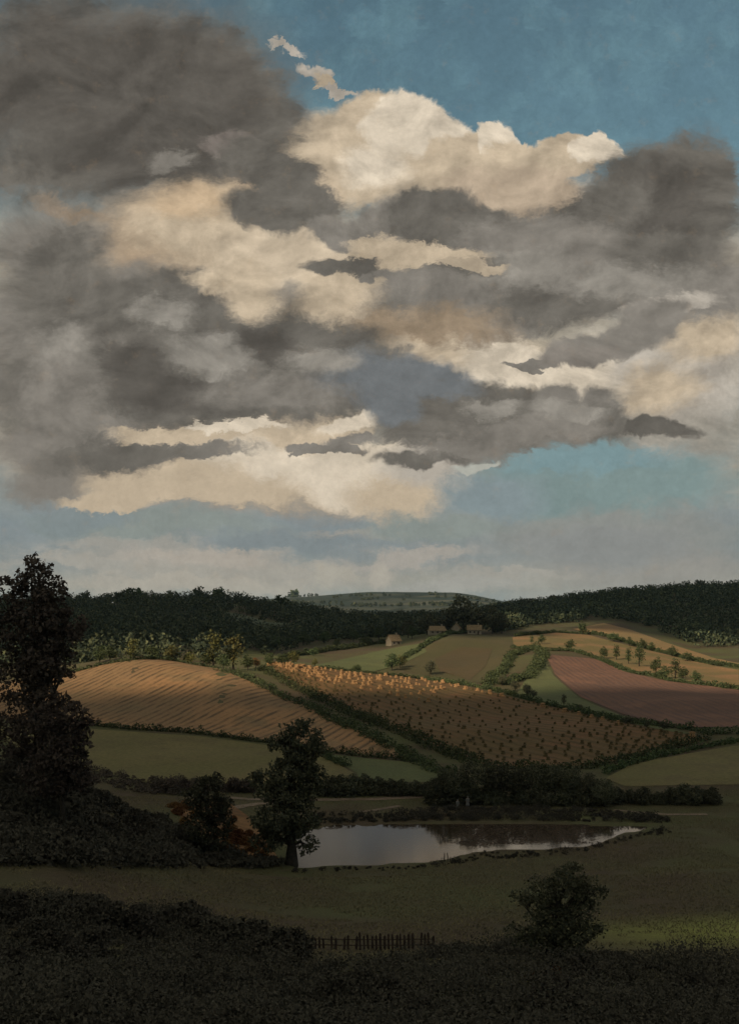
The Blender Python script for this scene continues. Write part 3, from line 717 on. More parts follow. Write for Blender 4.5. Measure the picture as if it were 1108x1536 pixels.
hedge('hedgerow', [(392,968),(440,962),(520,957),(600,953)], 600, 900, 5., 4., 'dark hedge crossing the valley floor below the left wood', seed=15, leaf=.6)
hedge('hedgerow', [(430,985),(490,977),(560,966),(600,962)], 560, 760, 4., 3., 'dark hedge across the valley pasture left of the lone cottage', seed=16, leaf=.5)
for i, (px, py, hp) in enumerate([(410,975,20),(432,972,16),(455,968,22),(486,965,18),(505,972,15),(530,963,20),(548,968,14),(568,960,22),(618,958,20),(470,984,13)]):
    x, y = hit(px, py, 560, 860)
    place('round' if i % 3 else 'wide', 'tree_mid', (x, y, h1(x, y)-.2), hp*y/F, rng.random()*6, 'dark green tree scattered along the hedges of the valley floor', 'tree', 'trees on the valley floor', 'valley_tree', 'mid')
for i in range(30):
    px = 62+i*12.5+rng.normal()*4; y = 1195+rng.random()*15; x = (px-CX)/F*y
    place('round' if rng.random() < .7 else 'wide', 'tree_mid', (x, y, h1(x, y)-.3), (7+13*rng.random()**3)*y/F*1.1, rng.random()*6, 'small dark tree on the skyline of the left ridge', 'tree', 'skyline trees of the left ridge', 'ridge_tree', 'far')
for i in range(34):
    px = 770+i*9+rng.normal()*3; y = 1195+rng.random()*15; x = (px-CX)/F*y
    place('round' if rng.random() < .8 else 'tall', 'tree', (x, y, h1(x, y)-.3), (9+12*rng.random()**2.5)*y/F, rng.random()*6, 'small dark tree on the skyline of the right ridge', 'tree', 'skyline trees of the right ridge', 'ridge_tree', 'far')
y = 5000; x = (441-CX)/F*y
place('shrub', 'tree_mid', (x, y, h1(x, y)-2), 34, 1., 'tiny lone tree clump on the left shoulder of the far blue hill', 'tree', None, 'hilltop_tree', 'far')

# ------------------------------------------------------------------ corn stooks
def stook_mesh(seed):
    rg = np.random.default_rng(seed); parts = []
    for k in range(6):
        a = k/6*6.283+rg.random()*.3; r = .55+.15*rg.random()
        bx, by = math.cos(a)*r, math.sin(a)*r
        path = [(bx*1.25, by*1.25, -.1), (bx*.75, by*.75, .75), (bx*.5, by*.5, 1.15), (bx*.85, by*.85, 1.75)]
        parts.append(tube(path, [.36, .30, .24, .40], 7))
    parts.append(tube([(0,0,.2),(0,0,1.1),(.05,0,1.9)], [.2,.2,.28], 6))
    V, Fs = join(parts); return mesh_py('stook', V, Fs, True)
SM = [stook_mesh(1), stook_mesh(2)]
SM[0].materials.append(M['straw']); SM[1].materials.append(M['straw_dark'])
top = np.array([(402,990),(440,998),(480,1004),(560,1013),(640,1021),(700,1032),(780,1051),(860,1070),(940,1088),(1045,1107)], float)
bot = np.array([(425,1016),(470,1038),(540,1072),(600,1094),(680,1128),(735,1146),(800,1148),(880,1147),(960,1130),(1050,1109)], float)
def edge(P, t):
    i = np.linspace(0, 1, len(P)); return np.interp(t, i, P[:, 0]), np.interp(t, i, P[:, 1])
def add_stook(px, py, bright, sc):
    x, y = hit(px, py, 240, 460)
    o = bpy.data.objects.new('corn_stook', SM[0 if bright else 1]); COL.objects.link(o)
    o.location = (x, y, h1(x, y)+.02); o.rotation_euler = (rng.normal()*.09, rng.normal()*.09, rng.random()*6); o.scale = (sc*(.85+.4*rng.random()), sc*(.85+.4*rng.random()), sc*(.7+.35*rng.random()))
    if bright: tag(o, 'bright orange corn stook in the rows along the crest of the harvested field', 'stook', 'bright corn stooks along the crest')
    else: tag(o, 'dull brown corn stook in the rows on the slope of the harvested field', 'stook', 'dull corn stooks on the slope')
rows = [(.0, .0, 1.0, 96, 1), (.07, .01, .5, 50, 1), (.14, .02, .46, 44, 1), (.22, .03, .42, 30, 1), (.31, .05, .46, 20, 1)]
for v, t0, t1, n, br in rows:
    for k in range(n):
        t = t0+(t1-t0)*(k+.5)/n+rng.normal()*.0018
        ax, ay = edge(top, t); bx, by = edge(bot, t)
        vv = v+rng.normal()*.012
        if v > 0 and rng.random() < .25: continue
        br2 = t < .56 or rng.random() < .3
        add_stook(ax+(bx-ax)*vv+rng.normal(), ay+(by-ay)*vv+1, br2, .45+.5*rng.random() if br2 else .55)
sv = np.array([v.co[:] for v in SM[1].vertices]); sf = [tuple(p.vertices) for p in SM[1].polygons]
BV = []; BF = []
for r_, v in enumerate(np.linspace(.10, .96, 17)):
    for k in range(30):
        t = (k+.5+(.5 if r_ % 2 else 0))/31+rng.normal()*.009
        ax, ay = edge(top, t); bx, by = edge(bot, t)
        if by-ay < 14 or (t < .42 and v < .34) or rng.random() < .08: continue
        vj = v+rng.normal()*.012; px_, py_ = ax+(bx-ax)*vj, ay+(by-ay)*vj
        if v > .6 and k % 3 == 0 and r_ % 2 == 0: add_stook(px_, py_, False, .5+.2*rng.random()); continue
        x, y = hit(px_, py_, 240, 460, 400); sc = .38+.25*rng.random(); a_ = rng.random()*6
        R_ = np.array([[math.cos(a_), -math.sin(a_), 0], [math.sin(a_), math.cos(a_), 0], [0, 0, .85]])
        o_ = len(BV); BV.extend((sv@R_.T*sc+np.array([x, y, h1(x, y)+.02])).tolist()); BF.extend([tuple(i+o_ for i in f) for f in sf])
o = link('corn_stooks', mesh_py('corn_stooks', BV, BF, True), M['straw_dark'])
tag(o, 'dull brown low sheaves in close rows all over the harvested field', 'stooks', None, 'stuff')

# ------------------------------------------------------------------ cottages
def box(x0, x1, y0, y1, z0, z1):
    V = [(x0,y0,z0),(x1,y0,z0),(x1,y1,z0),(x0,y1,z0),(x0,y0,z1),(x1,y0,z1),(x1,y1,z1),(x0,y1,z1)]
    return V, [(0,3,2,1),(4,5,6,7),(0,1,5,4),(1,2,6,5),(2,3,7,6),(3,0,4,7)]
def cottage(px, y, w, d, h, rh, rz, label, nwin=2, gable=False, hip=0.):
    x = (px-CX)/F*y; root = empty('cottage', (x, y, h1(x, y)-.2), rz, label, 'cottage', 'cottages on the hill')
    V = [(-w/2,-d/2,-1),(w/2,-d/2,-1),(w/2,d/2,-1),(-w/2,d/2,-1),(-w/2,-d/2,h),(w/2,-d/2,h),(w/2,d/2,h),(-w/2,d/2,h),(-w/2+hip,0,h+rh*(1 if not hip else .6)),(w/2-hip,0,h+rh*(1 if not hip else .6))]
    link('wall', mesh_py('wall', V, [(0,1,5,4),(1,2,6,9,5),(2,3,7,6),(3,0,4,8,7)]), M['plaster'], root)
    e = .45; t = .3
    R = [(-w/2-e,-d/2-e,h-.25),(w/2+e,-d/2-e,h-.25),(w/2+e-hip,0,h+rh+t),(-w/2-e+hip,0,h+rh+t),(w/2+e,d/2+e,h-.25),(-w/2-e,d/2+e,h-.25),
         (-w/2-e,-d/2-e,h-.25-t),(w/2+e,-d/2-e,h-.25-t),(w/2+e-hip,0,h+rh),(-w/2-e+hip,0,h+rh),(w/2+e,d/2+e,h-.25-t),(-w/2-e,d/2+e,h-.25-t)]
    rf = link('roof', mesh_py('roof', R, [(0,1,2,3),(3,2,4,5),(7,6,9,8),(8,9,11,10),(0,6,7,1),(5,4,10,11),(0,3,9,6),(3,5,11,9),(1,7,8,2),(2,8,10,4)]), M['thatch'], root)
    cx = w*.28
    link('chimney', mesh_py('chimney', *join([box(cx-.4, cx+.4, -.35, .35, h+rh*.6, h+rh+1.3), box(cx-.5, cx+.5, -.45, .45, h+rh+1.3, h+rh+1.5)])), M['plaster'], rf)
    for k in range(nwin):
        wx = -w/2+w*(k+.7)/(nwin+.4)
        f = link('window', mesh_py('window', *join([box(wx-.5, wx+.5, -d/2-.06, -d/2-.003, 1.1, 1.2), box(wx-.5, wx+.5, -d/2-.06, -d/2-.003, 2.2, 2.3), box(wx-.5, wx-.4, -d/2-.06, -d/2-.003, 1.2, 2.2), box(wx+.4, wx+.5, -d/2-.06, -d/2-.003, 1.2, 2.2)])), M['timber'], root)
        link('pane', mesh_py('pane', *box(wx-.4, wx+.4, -d/2-.03, -d/2-.004, 1.2, 2.2)), M['glass'], f)
    link('door', mesh_py('door', *box(w*.22, w*.22+1., -d/2-.05, -d/2-.003, -.2, 2.05)), M['door'], root)
    return root
cottage(590, 690, 7.5, 6.5, 3.2, 3.4, .55, 'lone pale gabled cottage at the edge of the valley pasture left of the others', 2)
cottage(655, 722, 11.5, 6, 3., 2.6, .1, 'long low buff cottage left of the cottage pair on the hill', 3, hip=1.2)
cottage(684, 728, 5.5, 6, 3.4, 3., 1.3, 'small narrow cottage between the long one and the right one', 1)
cottage(711, 726, 9.5, 6, 3.4, 2.8, -.1, 'pale cottage with a white chimney at the right of the hill group', 3)

# ------------------------------------------------------------------ paling fence
def fence():
    x0, y0 = hit(470, 1424, 60, 110); x1, y1 = hit(652, 1424, 60, 110)
    z0 = h1(x0, y0); root = empty('paling_fence', (x0, y0, z0), math.atan2(y1-y0, x1-x0), 'weathered dark paling fence on the near slope below the pond', 'fence')
    Ln = math.hypot(x1-x0, y1-y0); n = 30; ca, sa = math.cos(root.rotation_euler[2]), math.sin(root.rotation_euler[2])
    zs = []
    for k in range(n):
        s = Ln*(k+.5)/n; z = h1(x0+ca*s, y0+sa*s)-z0; zs.append((s, z))
        if k in (3, 6, 9, 25): continue
        hh = (.95+.35*rng.random())*(.75 if k < 8 else 1); w = .075+.03*rng.random(); ln = rng.normal()*.05
        V = [(s-w,-.02,z-.2),(s+w,-.02,z-.2),(s+w+ln,-.02,z+hh),(s+ln,-.02,z+hh+.14),(s-w+ln,-.02,z+hh),(s-w,.02,z-.2),(s+w,.02,z-.2),(s+w+ln,.02,z+hh),(s+ln,.02,z+hh+.14),(s-w+ln,.02,z+hh)]
        link('paling', mesh_py('paling', V, [(0,1,2,3,4),(9,8,7,6,5),(0,5,6,1),(1,6,7,2),(2,7,8,3),(3,8,9,4),(4,9,5,0)]), M['timber'], root)
    for hz in (.35, .8):
        link('rail', mesh_py('rail', *tube([(s, .05, z+hz) for s, z in zs[::4]+[zs[-1]]], [.045]*len(zs[::4]+[1]), 5)), M['timber'], root)
fence()

# stakes at the water edge
for i, (px, lb) in enumerate([(666, 'left one of two thin stakes at the near water edge'), (671, 'right one of two thin stakes at the near water edge')]):
    x, y = hit(px, 1290, 120, 180)
    o = link('mooring_stake', mesh_py('mooring_stake', *tube([(0,0,-.5),(.02,0,.5),(.06*(1-2*i),0,1.1)], [.09,.08,.06], 6), True), M['timber'])
    o.location = (x, y, h1(x, y)); tag(o, lb, 'stake', 'stakes at the water edge')

# rough grass of the near meadow
def grass(name, n, seed, label, x0, x1, yy0, yy1, mat):
    rg = np.random.default_rng(seed)
    Y = np.sqrt(rg.random(n)*(yy1**2-yy0**2)+yy0**2); p = rg.uniform(x0, x1, n); X = (p-CX)/F*Y
    k = vnoise(X/7, Y/7, 12)+vnoise(X/2.5, Y/2.5, 13)*.6 > -.3
    X = X[k]; Y = Y[k]
    k = poly_sd(X, Y, POND) > 1.5; X = X[k]; Y = Y[k]
    Z = H(X, Y); h = .06+.16*rg.random(len(X))**2; a = rg.random(len(X))*6.28; w = .022+.03*rg.random(len(X))
    ux, uy = np.cos(a)*w, np.sin(a)*w; lx, ly = rg.normal(size=(2, len(X)))*.12
    V = np.stack([np.stack([X-ux, Y-uy, Z-.03], 1), np.stack([X+ux, Y+uy, Z-.03], 1), np.stack([X+ux*.3+lx, Y+uy*.3+ly, Z+h], 1), np.stack([X-ux*1.3+lx, Y-uy*1.3+ly, Z+h*.8], 1)], 1).reshape(-1, 3)
    tag(link(name, mesh_np(name, V, np.arange(len(V)).reshape(-1, 4)), M[mat]), label, 'grass', None, 'stuff')
M['tuft'] = leaf_mat('grass_tufts', lc(.10,.085,.048), lc(.14,.125,.062), lc(.19,.165,.08), .12)
soft_normals(M['tuft'], .75)
grass('meadow_grass', 270000, 41, 'rough dark grass of the near meadow sloping to the pond', -120, 1400, 76, 230, 'tuft')

# brown flakes painting the dark tree reflection on the right half of the pond and along its far margin
def painted_reflection():
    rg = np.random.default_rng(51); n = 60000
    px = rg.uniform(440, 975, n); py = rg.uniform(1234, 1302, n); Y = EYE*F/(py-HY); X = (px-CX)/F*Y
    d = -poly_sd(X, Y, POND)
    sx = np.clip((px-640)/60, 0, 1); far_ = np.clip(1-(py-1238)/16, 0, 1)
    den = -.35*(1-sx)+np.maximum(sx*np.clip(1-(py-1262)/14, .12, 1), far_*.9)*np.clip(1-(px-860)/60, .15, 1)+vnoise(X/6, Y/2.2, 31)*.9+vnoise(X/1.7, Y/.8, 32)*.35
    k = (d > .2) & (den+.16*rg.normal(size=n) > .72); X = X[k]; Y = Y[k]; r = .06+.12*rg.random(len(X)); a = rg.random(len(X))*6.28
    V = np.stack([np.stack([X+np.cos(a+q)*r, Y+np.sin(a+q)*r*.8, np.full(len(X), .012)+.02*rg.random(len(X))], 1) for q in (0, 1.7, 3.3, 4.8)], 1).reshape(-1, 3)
    tag(link('painted_reflection', mesh_np('painted_reflection', V, np.arange(len(V)).reshape(-1, 4)), M['reflection_brown']), 'brown flakes painted as the dark reflection on the right half of the pond', 'water weed', None, 'stuff')
M['reflection_brown'] = leaf_mat('painted_reflection', lc(.03,.02,.015), lc(.05,.033,.022), lc(.085,.055,.033), .12)
painted_reflection()

# ------------------------------------------------------------------ people (tiny in the picture)
def lathe(prof, sides=10, sy=.7, off=(0,0,0)):
    V = []; Fs = []
    for r, z in prof:
        for k in range(sides):
            a = 2*math.pi*k/sides; V.append((off[0]+r*math.cos(a), off[1]+r*sy*math.sin(a), off[2]+z))
    for i in range(len(prof)-1):
        for k in range(sides):
            a = i*sides+k; b_ = i*sides+(k+1) % sides; Fs.append((a, b_, b_+sides, a+sides))
    Fs.append(tuple(range((len(prof)-1)*sides, len(prof)*sides))); Fs.append(tuple(reversed(range(sides))))
    return V, Fs
def person(px, py, y0, y1, coat, label, hgt, rz=0):
    x, y = hit(px, py, y0, y1)
    root = empty('person', (x, y, h1(x, y)+.08), rz, label, 'person')
    s = hgt/1.75
    E = []; P = []; R = []
    def v(p, r): P.append(tuple(c*s for c in p)); R.append(r*s); return len(P)-1
    pel = v((0,0,.95), .15); ch = v((0,0,1.3), .17); nk = v((0,0,1.48), .06); hd = v((0,-.01,1.62), .105); tp = v((0,0,1.72), .08)
    E += [(pel,ch),(ch,nk),(nk,hd),(hd,tp)]
    for sg in (-1, 1):
        sh = v((.2*sg,0,1.4), .07); el = v((.27*sg,.02,1.12), .05); wr = v((.28*sg,-.08,.88), .035); hn = v((.28*sg,-.1,.78), .04)
        hp = v((.1*sg,0,.88), .11); kn = v((.12*sg,-.02,.5), .07); an = v((.12*sg,.02,.09), .045); ft = v((.14*sg,-.15,.03), .04)
        E += [(ch,sh),(sh,el),(el,wr),(wr,hn),(pel,hp),(hp,kn),(kn,an),(an,ft)]
    me = bpy.data.meshes.new('body'); me.from_pydata(P, E, []); me.update()
    o = link('body', me, M['skin'], root); o.modifiers.new('skin', 'SKIN'); o.modifiers.new('sub', 'SUBSURF').levels = 1
    for i, r in enumerate(R): me.skin_vertices[0].data[i].radius = (r, r)
    me.skin_vertices[0].data[0].use_root = True
    link('coat', mesh_py('coat', *lathe([(.36*s,.12*s),(.33*s,.5*s),(.24*s,.95*s),(.25*s,1.2*s),(.27*s,1.38*s),(.12*s,1.5*s)], 12, .75), True), M[coat], root)
    for sg in (-1, 1):
        link('sleeve', mesh_py('sleeve', *tube([(.2*sg*s,0,1.42*s),(.29*sg*s,.02*s,1.12*s),(.29*sg*s,-.07*s,.92*s)], [.095*s,.08*s,.065*s], 8), True), M[coat], root)
    link('hat', mesh_py('hat', *lathe([(.2*s,1.68*s),(.19*s,1.7*s),(.115*s,1.71*s),(.1*s,1.82*s),(.03*s,1.84*s)], 12, .95), True), M[coat if coat != 'cloth_red' else 'cloth_dark'], root)
person(701, 1211, 170, 240, 'cloth_grey', 'taller pale grey standing figure on the far bank before the dark trees', 2.0, .2)
person(686, 1214, 170, 240, 'cloth_grey', 'shorter pale grey standing figure at the left on the far bank', 1.75, -.3)
person(803, 978, 480, 640, 'cloth_red', 'tiny figure in dull red by the hedge at the hill field corner', 1.9, .6)

# ------------------------------------------------------------------ sky
SUN_EL, SUN_AZ = 30., -140.      # azimuth measured from the view direction, negative = left
w = bpy.data.worlds.new('World'); S.world = w; w.use_nodes = True
nt = NT(w.node_tree); w.node_tree.nodes.clear()
out = nt.n('ShaderNodeOutputWorld')
tc = nt.n('ShaderNodeTexCoord')
sp = nt.n('ShaderNodeSeparateXYZ', inp={0: tc.outputs['Generated']})
dy = nt.math('MAXIMUM', nt.math('ABSOLUTE', sp.outputs[1]), .12)
u = nt.math('MULTIPLY', nt.math('DIVIDE', sp.outputs[0], dy), 1.6)
vv = nt.math('MULTIPLY', nt.math('DIVIDE', sp.outputs[2], dy), 1.6)
P0 = nt.n('ShaderNodeCombineXYZ', inp={0: u, 1: vv, 2: 0.0}).outputs[0]
def vm(op, a, b_): return nt.n('ShaderNodeVectorMath', operation=op, inp={0: a, 1: b_}).outputs[0]
def warp(P, scale, amp, detail=6, rough=.62, sx=1.):
    mp = nt.n('ShaderNodeMapping', inp={0: P}); mp.inputs['Scale'].default_value = (sx, 1, 1)
    nn = nt.noise(mp.outputs[0], scale, detail, rough)
    return vm('ADD', P, vm('MULTIPLY', vm('SUBTRACT', nn.outputs['Color'], (.5,.5,.5)), (amp, amp, 0)))
Pc = warp(warp(warp(P0, 5.5, .085, 4, .6), 15., .045, 4, .7), 45., .016, 3, .7)              # cauliflower edges
Ps = warp(warp(warp(P0, 4., .10, 4, .62, .6), 12., .07, 5, .75, .6), 40., .035, 4, .8, .6)      # softer, brushed sideways
fine = nt.noise(P0, 75., 5, .8); med = nt.noise(Ps, 9., 7, .68); big = nt.noise(P0, 3.3, 4, .6)
mps = nt.n('ShaderNodeMapping', inp={0: P0}); mps.inputs['Scale'].default_value = (.4, 1.3, 1); mps.inputs['Rotation'].default_value = (0, 0, -.12)
streak = nt.noise(mps.outputs[0], 7., 6, .65)
# rounded, billowing relief of the cloud stuff
mpb = nt.n('ShaderNodeMapping', inp={0: P0}); mpb.inputs['Scale'].default_value = (.85, 1.2, 1)
bl0 = nt.noise(mpb.outputs[0], 8., 5, .6, .4).outputs[0]; bl1 = nt.noise(vm('ADD', mpb.outputs[0], (-.012, .020, 0)), 8., 5, .6, .4).outputs[0]
relief = nt.math('SUBTRACT', bl1, bl0)
edge_n = nt.math('ADD', nt.math('MULTIPLY', nt.math('SUBTRACT', med.outputs[0], .5), 1.5), nt.math('ADD', 1.0, nt.math('MULTIPLY', nt.math('SUBTRACT', fine.outputs[0], .5), .5)))
sky = nt.n('ShaderNodeTexSky', sky_type='NISHITA', sun_disc=False)
sky.sun_elevation = math.radians(SUN_EL); sky.sun_rotation = math.radians(SUN_AZ); sky.altitude = 100; sky.air_density = 1.; sky.dust_density = 1.; sky.ozone_density = 1.5
lowr = nt.n('ShaderNodeValToRGB', inp={0: nt.math('ADD', vv, nt.math('MULTIPLY', nt.math('SUBTRACT', streak.outputs[0], .5), .10))})
e = lowr.color_ramp.elements; e[0].position = .0; e[0].color = lin(142,143,136); e[1].position = .62; e[1].color = lin(146,137,122)
for p_, c_ in ((.03, (144,142,132)), (.07, (126,132,131)), (.115, (121,130,132)), (.16, (133,138,134)), (.22, (138,136,127)), (.3, (134,129,117))): x = e.new(p_); x.color = lin(*c_)
low = nt.mix(nt.math('MULTIPLY', nt.sstep(streak.outputs[0], .49, .66), .7), lowr.outputs[0], lin(164,156,142))
low = nt.mix(nt.math('MULTIPLY', nt.sstep(med.outputs[0], .47, .66), .45), low, lin(112,125,126))
blue = nt.mix(1.0, sky.outputs[0], lc(.070,.076,.056), 'MULTIPLY')
blue = nt.mix(nt.math('MULTIPLY', nt.sstep(med.outputs[0], .42, .7), .35), blue, lin(112,146,154))
cloud = nt.mix(nt.sstep(vv, .52, .66), low, blue)
D0, D1, G, GL, BG = (84,80,74), (98,94,87), (119,114,106), (133,128,119), (104,107,108)
T, C1, C2, C3, TE, BL, PK = (150,130,107), (177,161,138), (197,184,164), (166,158,146), (116,133,131), (127,134,129), (176,154,126)
PAINT = [  # painter's order: centre, radii, tilt, colour, softness, edge kind
 (850,725,170,46,0,TE,'s','s'),(1000,730,110,40,0,TE,'s','s'),(900,800,220,46,0,(131,133,127),'s','s'),(960,850,160,36,0,(136,134,127),'s','s'),(350,850,200,16,-3,(150,146,136),'s','s'),(210,810,120,12,-4,(146,144,136),'s','s'),(520,800,120,12,4,(146,143,135),'s','s'),(130,835,90,10,0,(150,147,138),'s','s'),(880,690,150,24,0,(114,137,140),'s','s'),(700,740,110,36,0,(122,134,136),'s','s'),
 (650,790,120,26,0,BL,'s','s'),(230,785,190,20,-3,BL,'s','s'),(130,775,90,16,0,(119,128,128),'s','s'),(450,812,120,16,0,(119,127,128),'s','s'),(300,832,130,13,-3,(158,151,140),'s','s'),(600,838,120,13,3,(152,147,138),'s','s'),(760,862,100,11,0,(149,146,137),'s','s'),(900,810,160,40,0,(128,130,127),'s','s'),
 (300,872,200,14,0,(158,152,140),'s','s'),(505,860,26,12,0,(156,151,139),'s','c'),(562,862,24,17,0,(160,154,142),'s','c'),(680,880,120,14,0,(150,148,140),'s','s'),
 # lit cumulus at the top
 (400,245,120,90,0,T,'s','s'),
 (505,235,80,66,0,C1,'m','c'),(560,205,70,58,20,C1,'c','c'),(610,195,60,56,0,C2,'c','c'),(650,230,60,52,0,C2,'c','c'),(700,250,70,44,0,C1,'c','c'),(742,215,36,30,0,C2,'c','c'),
 (790,245,75,38,0,C1,'c','c'),(850,235,60,34,0,C1,'c','c'),(895,226,34,22,0,C2,'c','c'),(470,255,50,62,0,C1,'m','c'),(600,275,160,50,0,C1,'m','s'),(770,285,110,44,0,(170,153,132),'m','s'),(560,250,60,40,0,C2,'s','s'),
 (466,104,26,9,-14,C3,'m','c'),(488,112,26,8,-20,C1,'m','s'),(512,121,34,6,-10,C3,'m','s'),(430,63,28,7,-18,C3,'m','s'),
 # warm light in the middle left
 (320,350,190,110,0,T,'s','s'),(290,330,110,66,0,C1,'s','s'),(400,400,150,85,0,C1,'s','s'),(490,430,110,66,0,C1,'m','s'),(430,385,110,50,0,(186,170,147),'s','s'),(280,305,70,36,0,PK,'s','s'),(600,405,90,40,0,C1,'s','s'),(105,308,60,14,-15,T,'s','s'),
 # right hand light
 (740,540,120,56,0,C1,'s','s'),(730,525,80,36,0,C2,'m','s'),(820,560,120,40,0,C2,'m','s'),(900,545,90,40,0,C2,'s','s'),(1010,560,110,110,0,C3,'s','s'),(1040,500,70,50,0,C1,'s','s'),(980,590,70,40,0,C1,'s','s'),
 # low light
 (330,700,300,66,-4,T,'s','s'),(420,705,230,52,0,C1,'m','s'),(280,728,170,30,-4,C1,'m','s'),(530,710,110,50,0,C2,'m','s'),(420,685,130,30,0,C2,'s','s'),(590,745,80,30,0,C1,'s','s'),(160,750,80,14,-6,C1,'m','s'),(640,700,70,30,0,C3,'s','s'),(470,650,90,24,8,C1,'m','s'),
 # broad grey, upper left
 (170,130,260,160,0,D1,'s','s'),(290,150,150,110,0,D1,'m','s'),(350,180,90,100,-30,D1,'m','s'),(120,120,200,140,0,D0,'s','s'),(90,250,130,60,0,D1,'s','s'),(230,220,160,60,0,D0,'s','s'),(330,130,80,80,0,D0,'s','s'),
 (350,218,44,22,-10,(116,108,101),'s','s'),(260,235,40,16,0,G,'s','s'),(80,370,90,66,0,G,'s','s'),(100,380,60,46,0,D1,'s','s'),
 (410,262,80,40,-30,D1,'m','s'),(395,308,62,34,-8,D1,'m','c'),(455,315,70,36,-18,D1,'m','s'),(500,338,46,24,-8,G,'m','c'),(420,285,50,26,-20,D1,'s','s'),
 # right grey
 (985,320,130,110,20,D1,'m','s'),(1050,270,70,90,0,D1,'m','s'),(940,330,90,80,30,D1,'m','s'),(985,300,90,70,20,D0,'s','s'),(880,330,110,50,25,D1,'m','s'),
 (600,345,80,50,0,G,'m','c'),(665,335,70,44,0,D1,'m','c'),(620,325,46,28,0,D1,'m','c'),(720,350,80,40,0,D1,'m','c'),(800,360,120,50,0,G,'m','s'),(900,410,180,66,0,G,'m','s'),(740,430,170,56,0,G,'m','s'),(1020,420,110,66,0,G,'m','s'),
 (640,470,150,46,0,G,'m','s'),(560,490,110,50,0,D1,'s','s'),(940,420,120,34,8,GL,'s','s'),(770,400,90,34,0,GL,'s','s'),(830,455,120,26,0,D1,'s','s'),(690,395,70,22,0,D1,'s','s'),(630,490,130,30,0,(138,122,102),'s','s'),(1000,370,80,30,0,D1,'s','s'),(600,390,60,14,0,C1,'s','s'),
 (620,386,100,17,3,C1,'m','s'),(560,372,50,12,0,C1,'s','s'),(700,398,50,10,-4,(160,146,126),'m','s'),(470,470,56,24,0,T,'s','s'),(640,520,60,20,-10,C1,'s','s'),(1000,455,70,16,12,C3,'s','s'),
 # left grey
 (170,500,240,100,0,G,'m','s'),(210,455,90,56,0,D1,'m','c'),(280,440,56,46,0,D1,'m','c'),(310,500,110,80,0,D1,'m','c'),(430,480,66,56,0,G,'m','c'),(440,500,90,60,0,D1,'m','s'),(90,450,90,60,0,D1,'s','s'),(370,560,220,86,0,D1,'m','s'),(150,590,180,66,0,D1,'m','s'),(520,560,130,70,0,D1,'m','s'),
 (300,530,100,34,0,GL,'s','s'),(90,540,60,40,10,GL,'s','s'),(400,520,60,30,-20,D0,'s','s'),(260,590,140,34,0,D0,'s','s'),(420,590,120,34,0,G,'s','s'),(240,470,50,24,0,GL,'s','s'),(190,540,70,40,0,D0,'s','s'),(560,560,90,40,0,BG,'s','s'),(80,600,70,60,0,G,'s','s'),(480,540,60,26,0,GL,'s','s'),
 (375,440,50,36,0,C1,'s','s'),(505,440,66,36,0,C1,'s','s'),(330,415,60,20,0,C1,'s','s'),
 (110,665,120,40,0,G,'m','s'),(80,720,70,30,8,G,'s','s'),(240,685,150,16,3,G,'m','s'),(180,690,120,22,3,D1,'s','s'),
 (280,655,120,15,3,C1,'m','s'),(350,645,70,9,-4,C2,'m','s'),(530,632,56,12,14,C2,'m','c'),
 # crisp front clouds
 (492,394,36,15,-6,D1,'m','c'),(545,404,32,15,-10,D1,'m','s'),(590,414,34,12,-14,G,'m','c'),(548,418,14,12,0,G,'m','c'),(640,432,26,10,-5,G,'m','s'),
 (900,515,100,24,10,G,'m','c'),(965,488,70,34,18,G,'m','c'),(810,538,64,8,4,G,'c','c'),(800,549,18,4,-6,G,'c','c'),(870,528,66,16,6,(118,112,104),'m','c'),
 (630,590,90,50,0,BG,'m','c'),(690,600,66,34,0,D1,'m','c'),(740,620,90,40,0,D1,'m','c'),(800,620,70,44,0,D1,'m','c'),(835,600,40,32,0,G,'m','c'),(905,605,38,36,0,G,'m','c'),(870,630,80,34,0,D1,'m','c'),(990,648,56,14,-5,D1,'m','c'),(720,650,150,34,0,D1,'m','s'),(660,640,90,40,0,D1,'m','s'),
 (600,612,34,24,0,BG,'m','c'),(640,690,76,14,0,D1,'m','c'),(700,675,80,18,0,G,'s','s'),(800,650,110,22,0,G,'s','s'),(850,618,50,20,0,GL,'s','s'),(740,612,50,16,0,GL,'s','s'),(660,580,60,20,0,BG,'s','s'),
 (495,674,60,9,-3,G,'c','c'),(525,660,46,9,5,G,'m','c'),(470,680,30,5,0,G,'c','c'),(710,705,30,7,8,(160,160,150),'m','c'),
]
SOFT = {'s': (.02, .62), 'm': (.10, .42), 'c': (.17, .33)}
gray_hit = None
for (px, py, rx, ry, rot, colr, so_, ek) in PAINT:
    mp = nt.n('ShaderNodeMapping', vector_type='TEXTURE', inp={0: Pc if ek == 'c' else Ps})
    mp.inputs['Location'].default_value = ((px-CX)/1000, (HY-py)/1000, 0); mp.inputs['Rotation'].default_value = (0, 0, math.radians(rot))
    mp.inputs['Scale'].default_value = (rx*1.34/1000, ry*1.34/1000, 1)
    g = nt.n('ShaderNodeTexGradient', gradient_type='SPHERICAL', inp={0: mp.outputs[0]}).outputs[1]
    cloud = nt.mix(nt.sstep(nt.math('MULTIPLY', g, edge_n), *SOFT[so_]), cloud, lin(*colr))
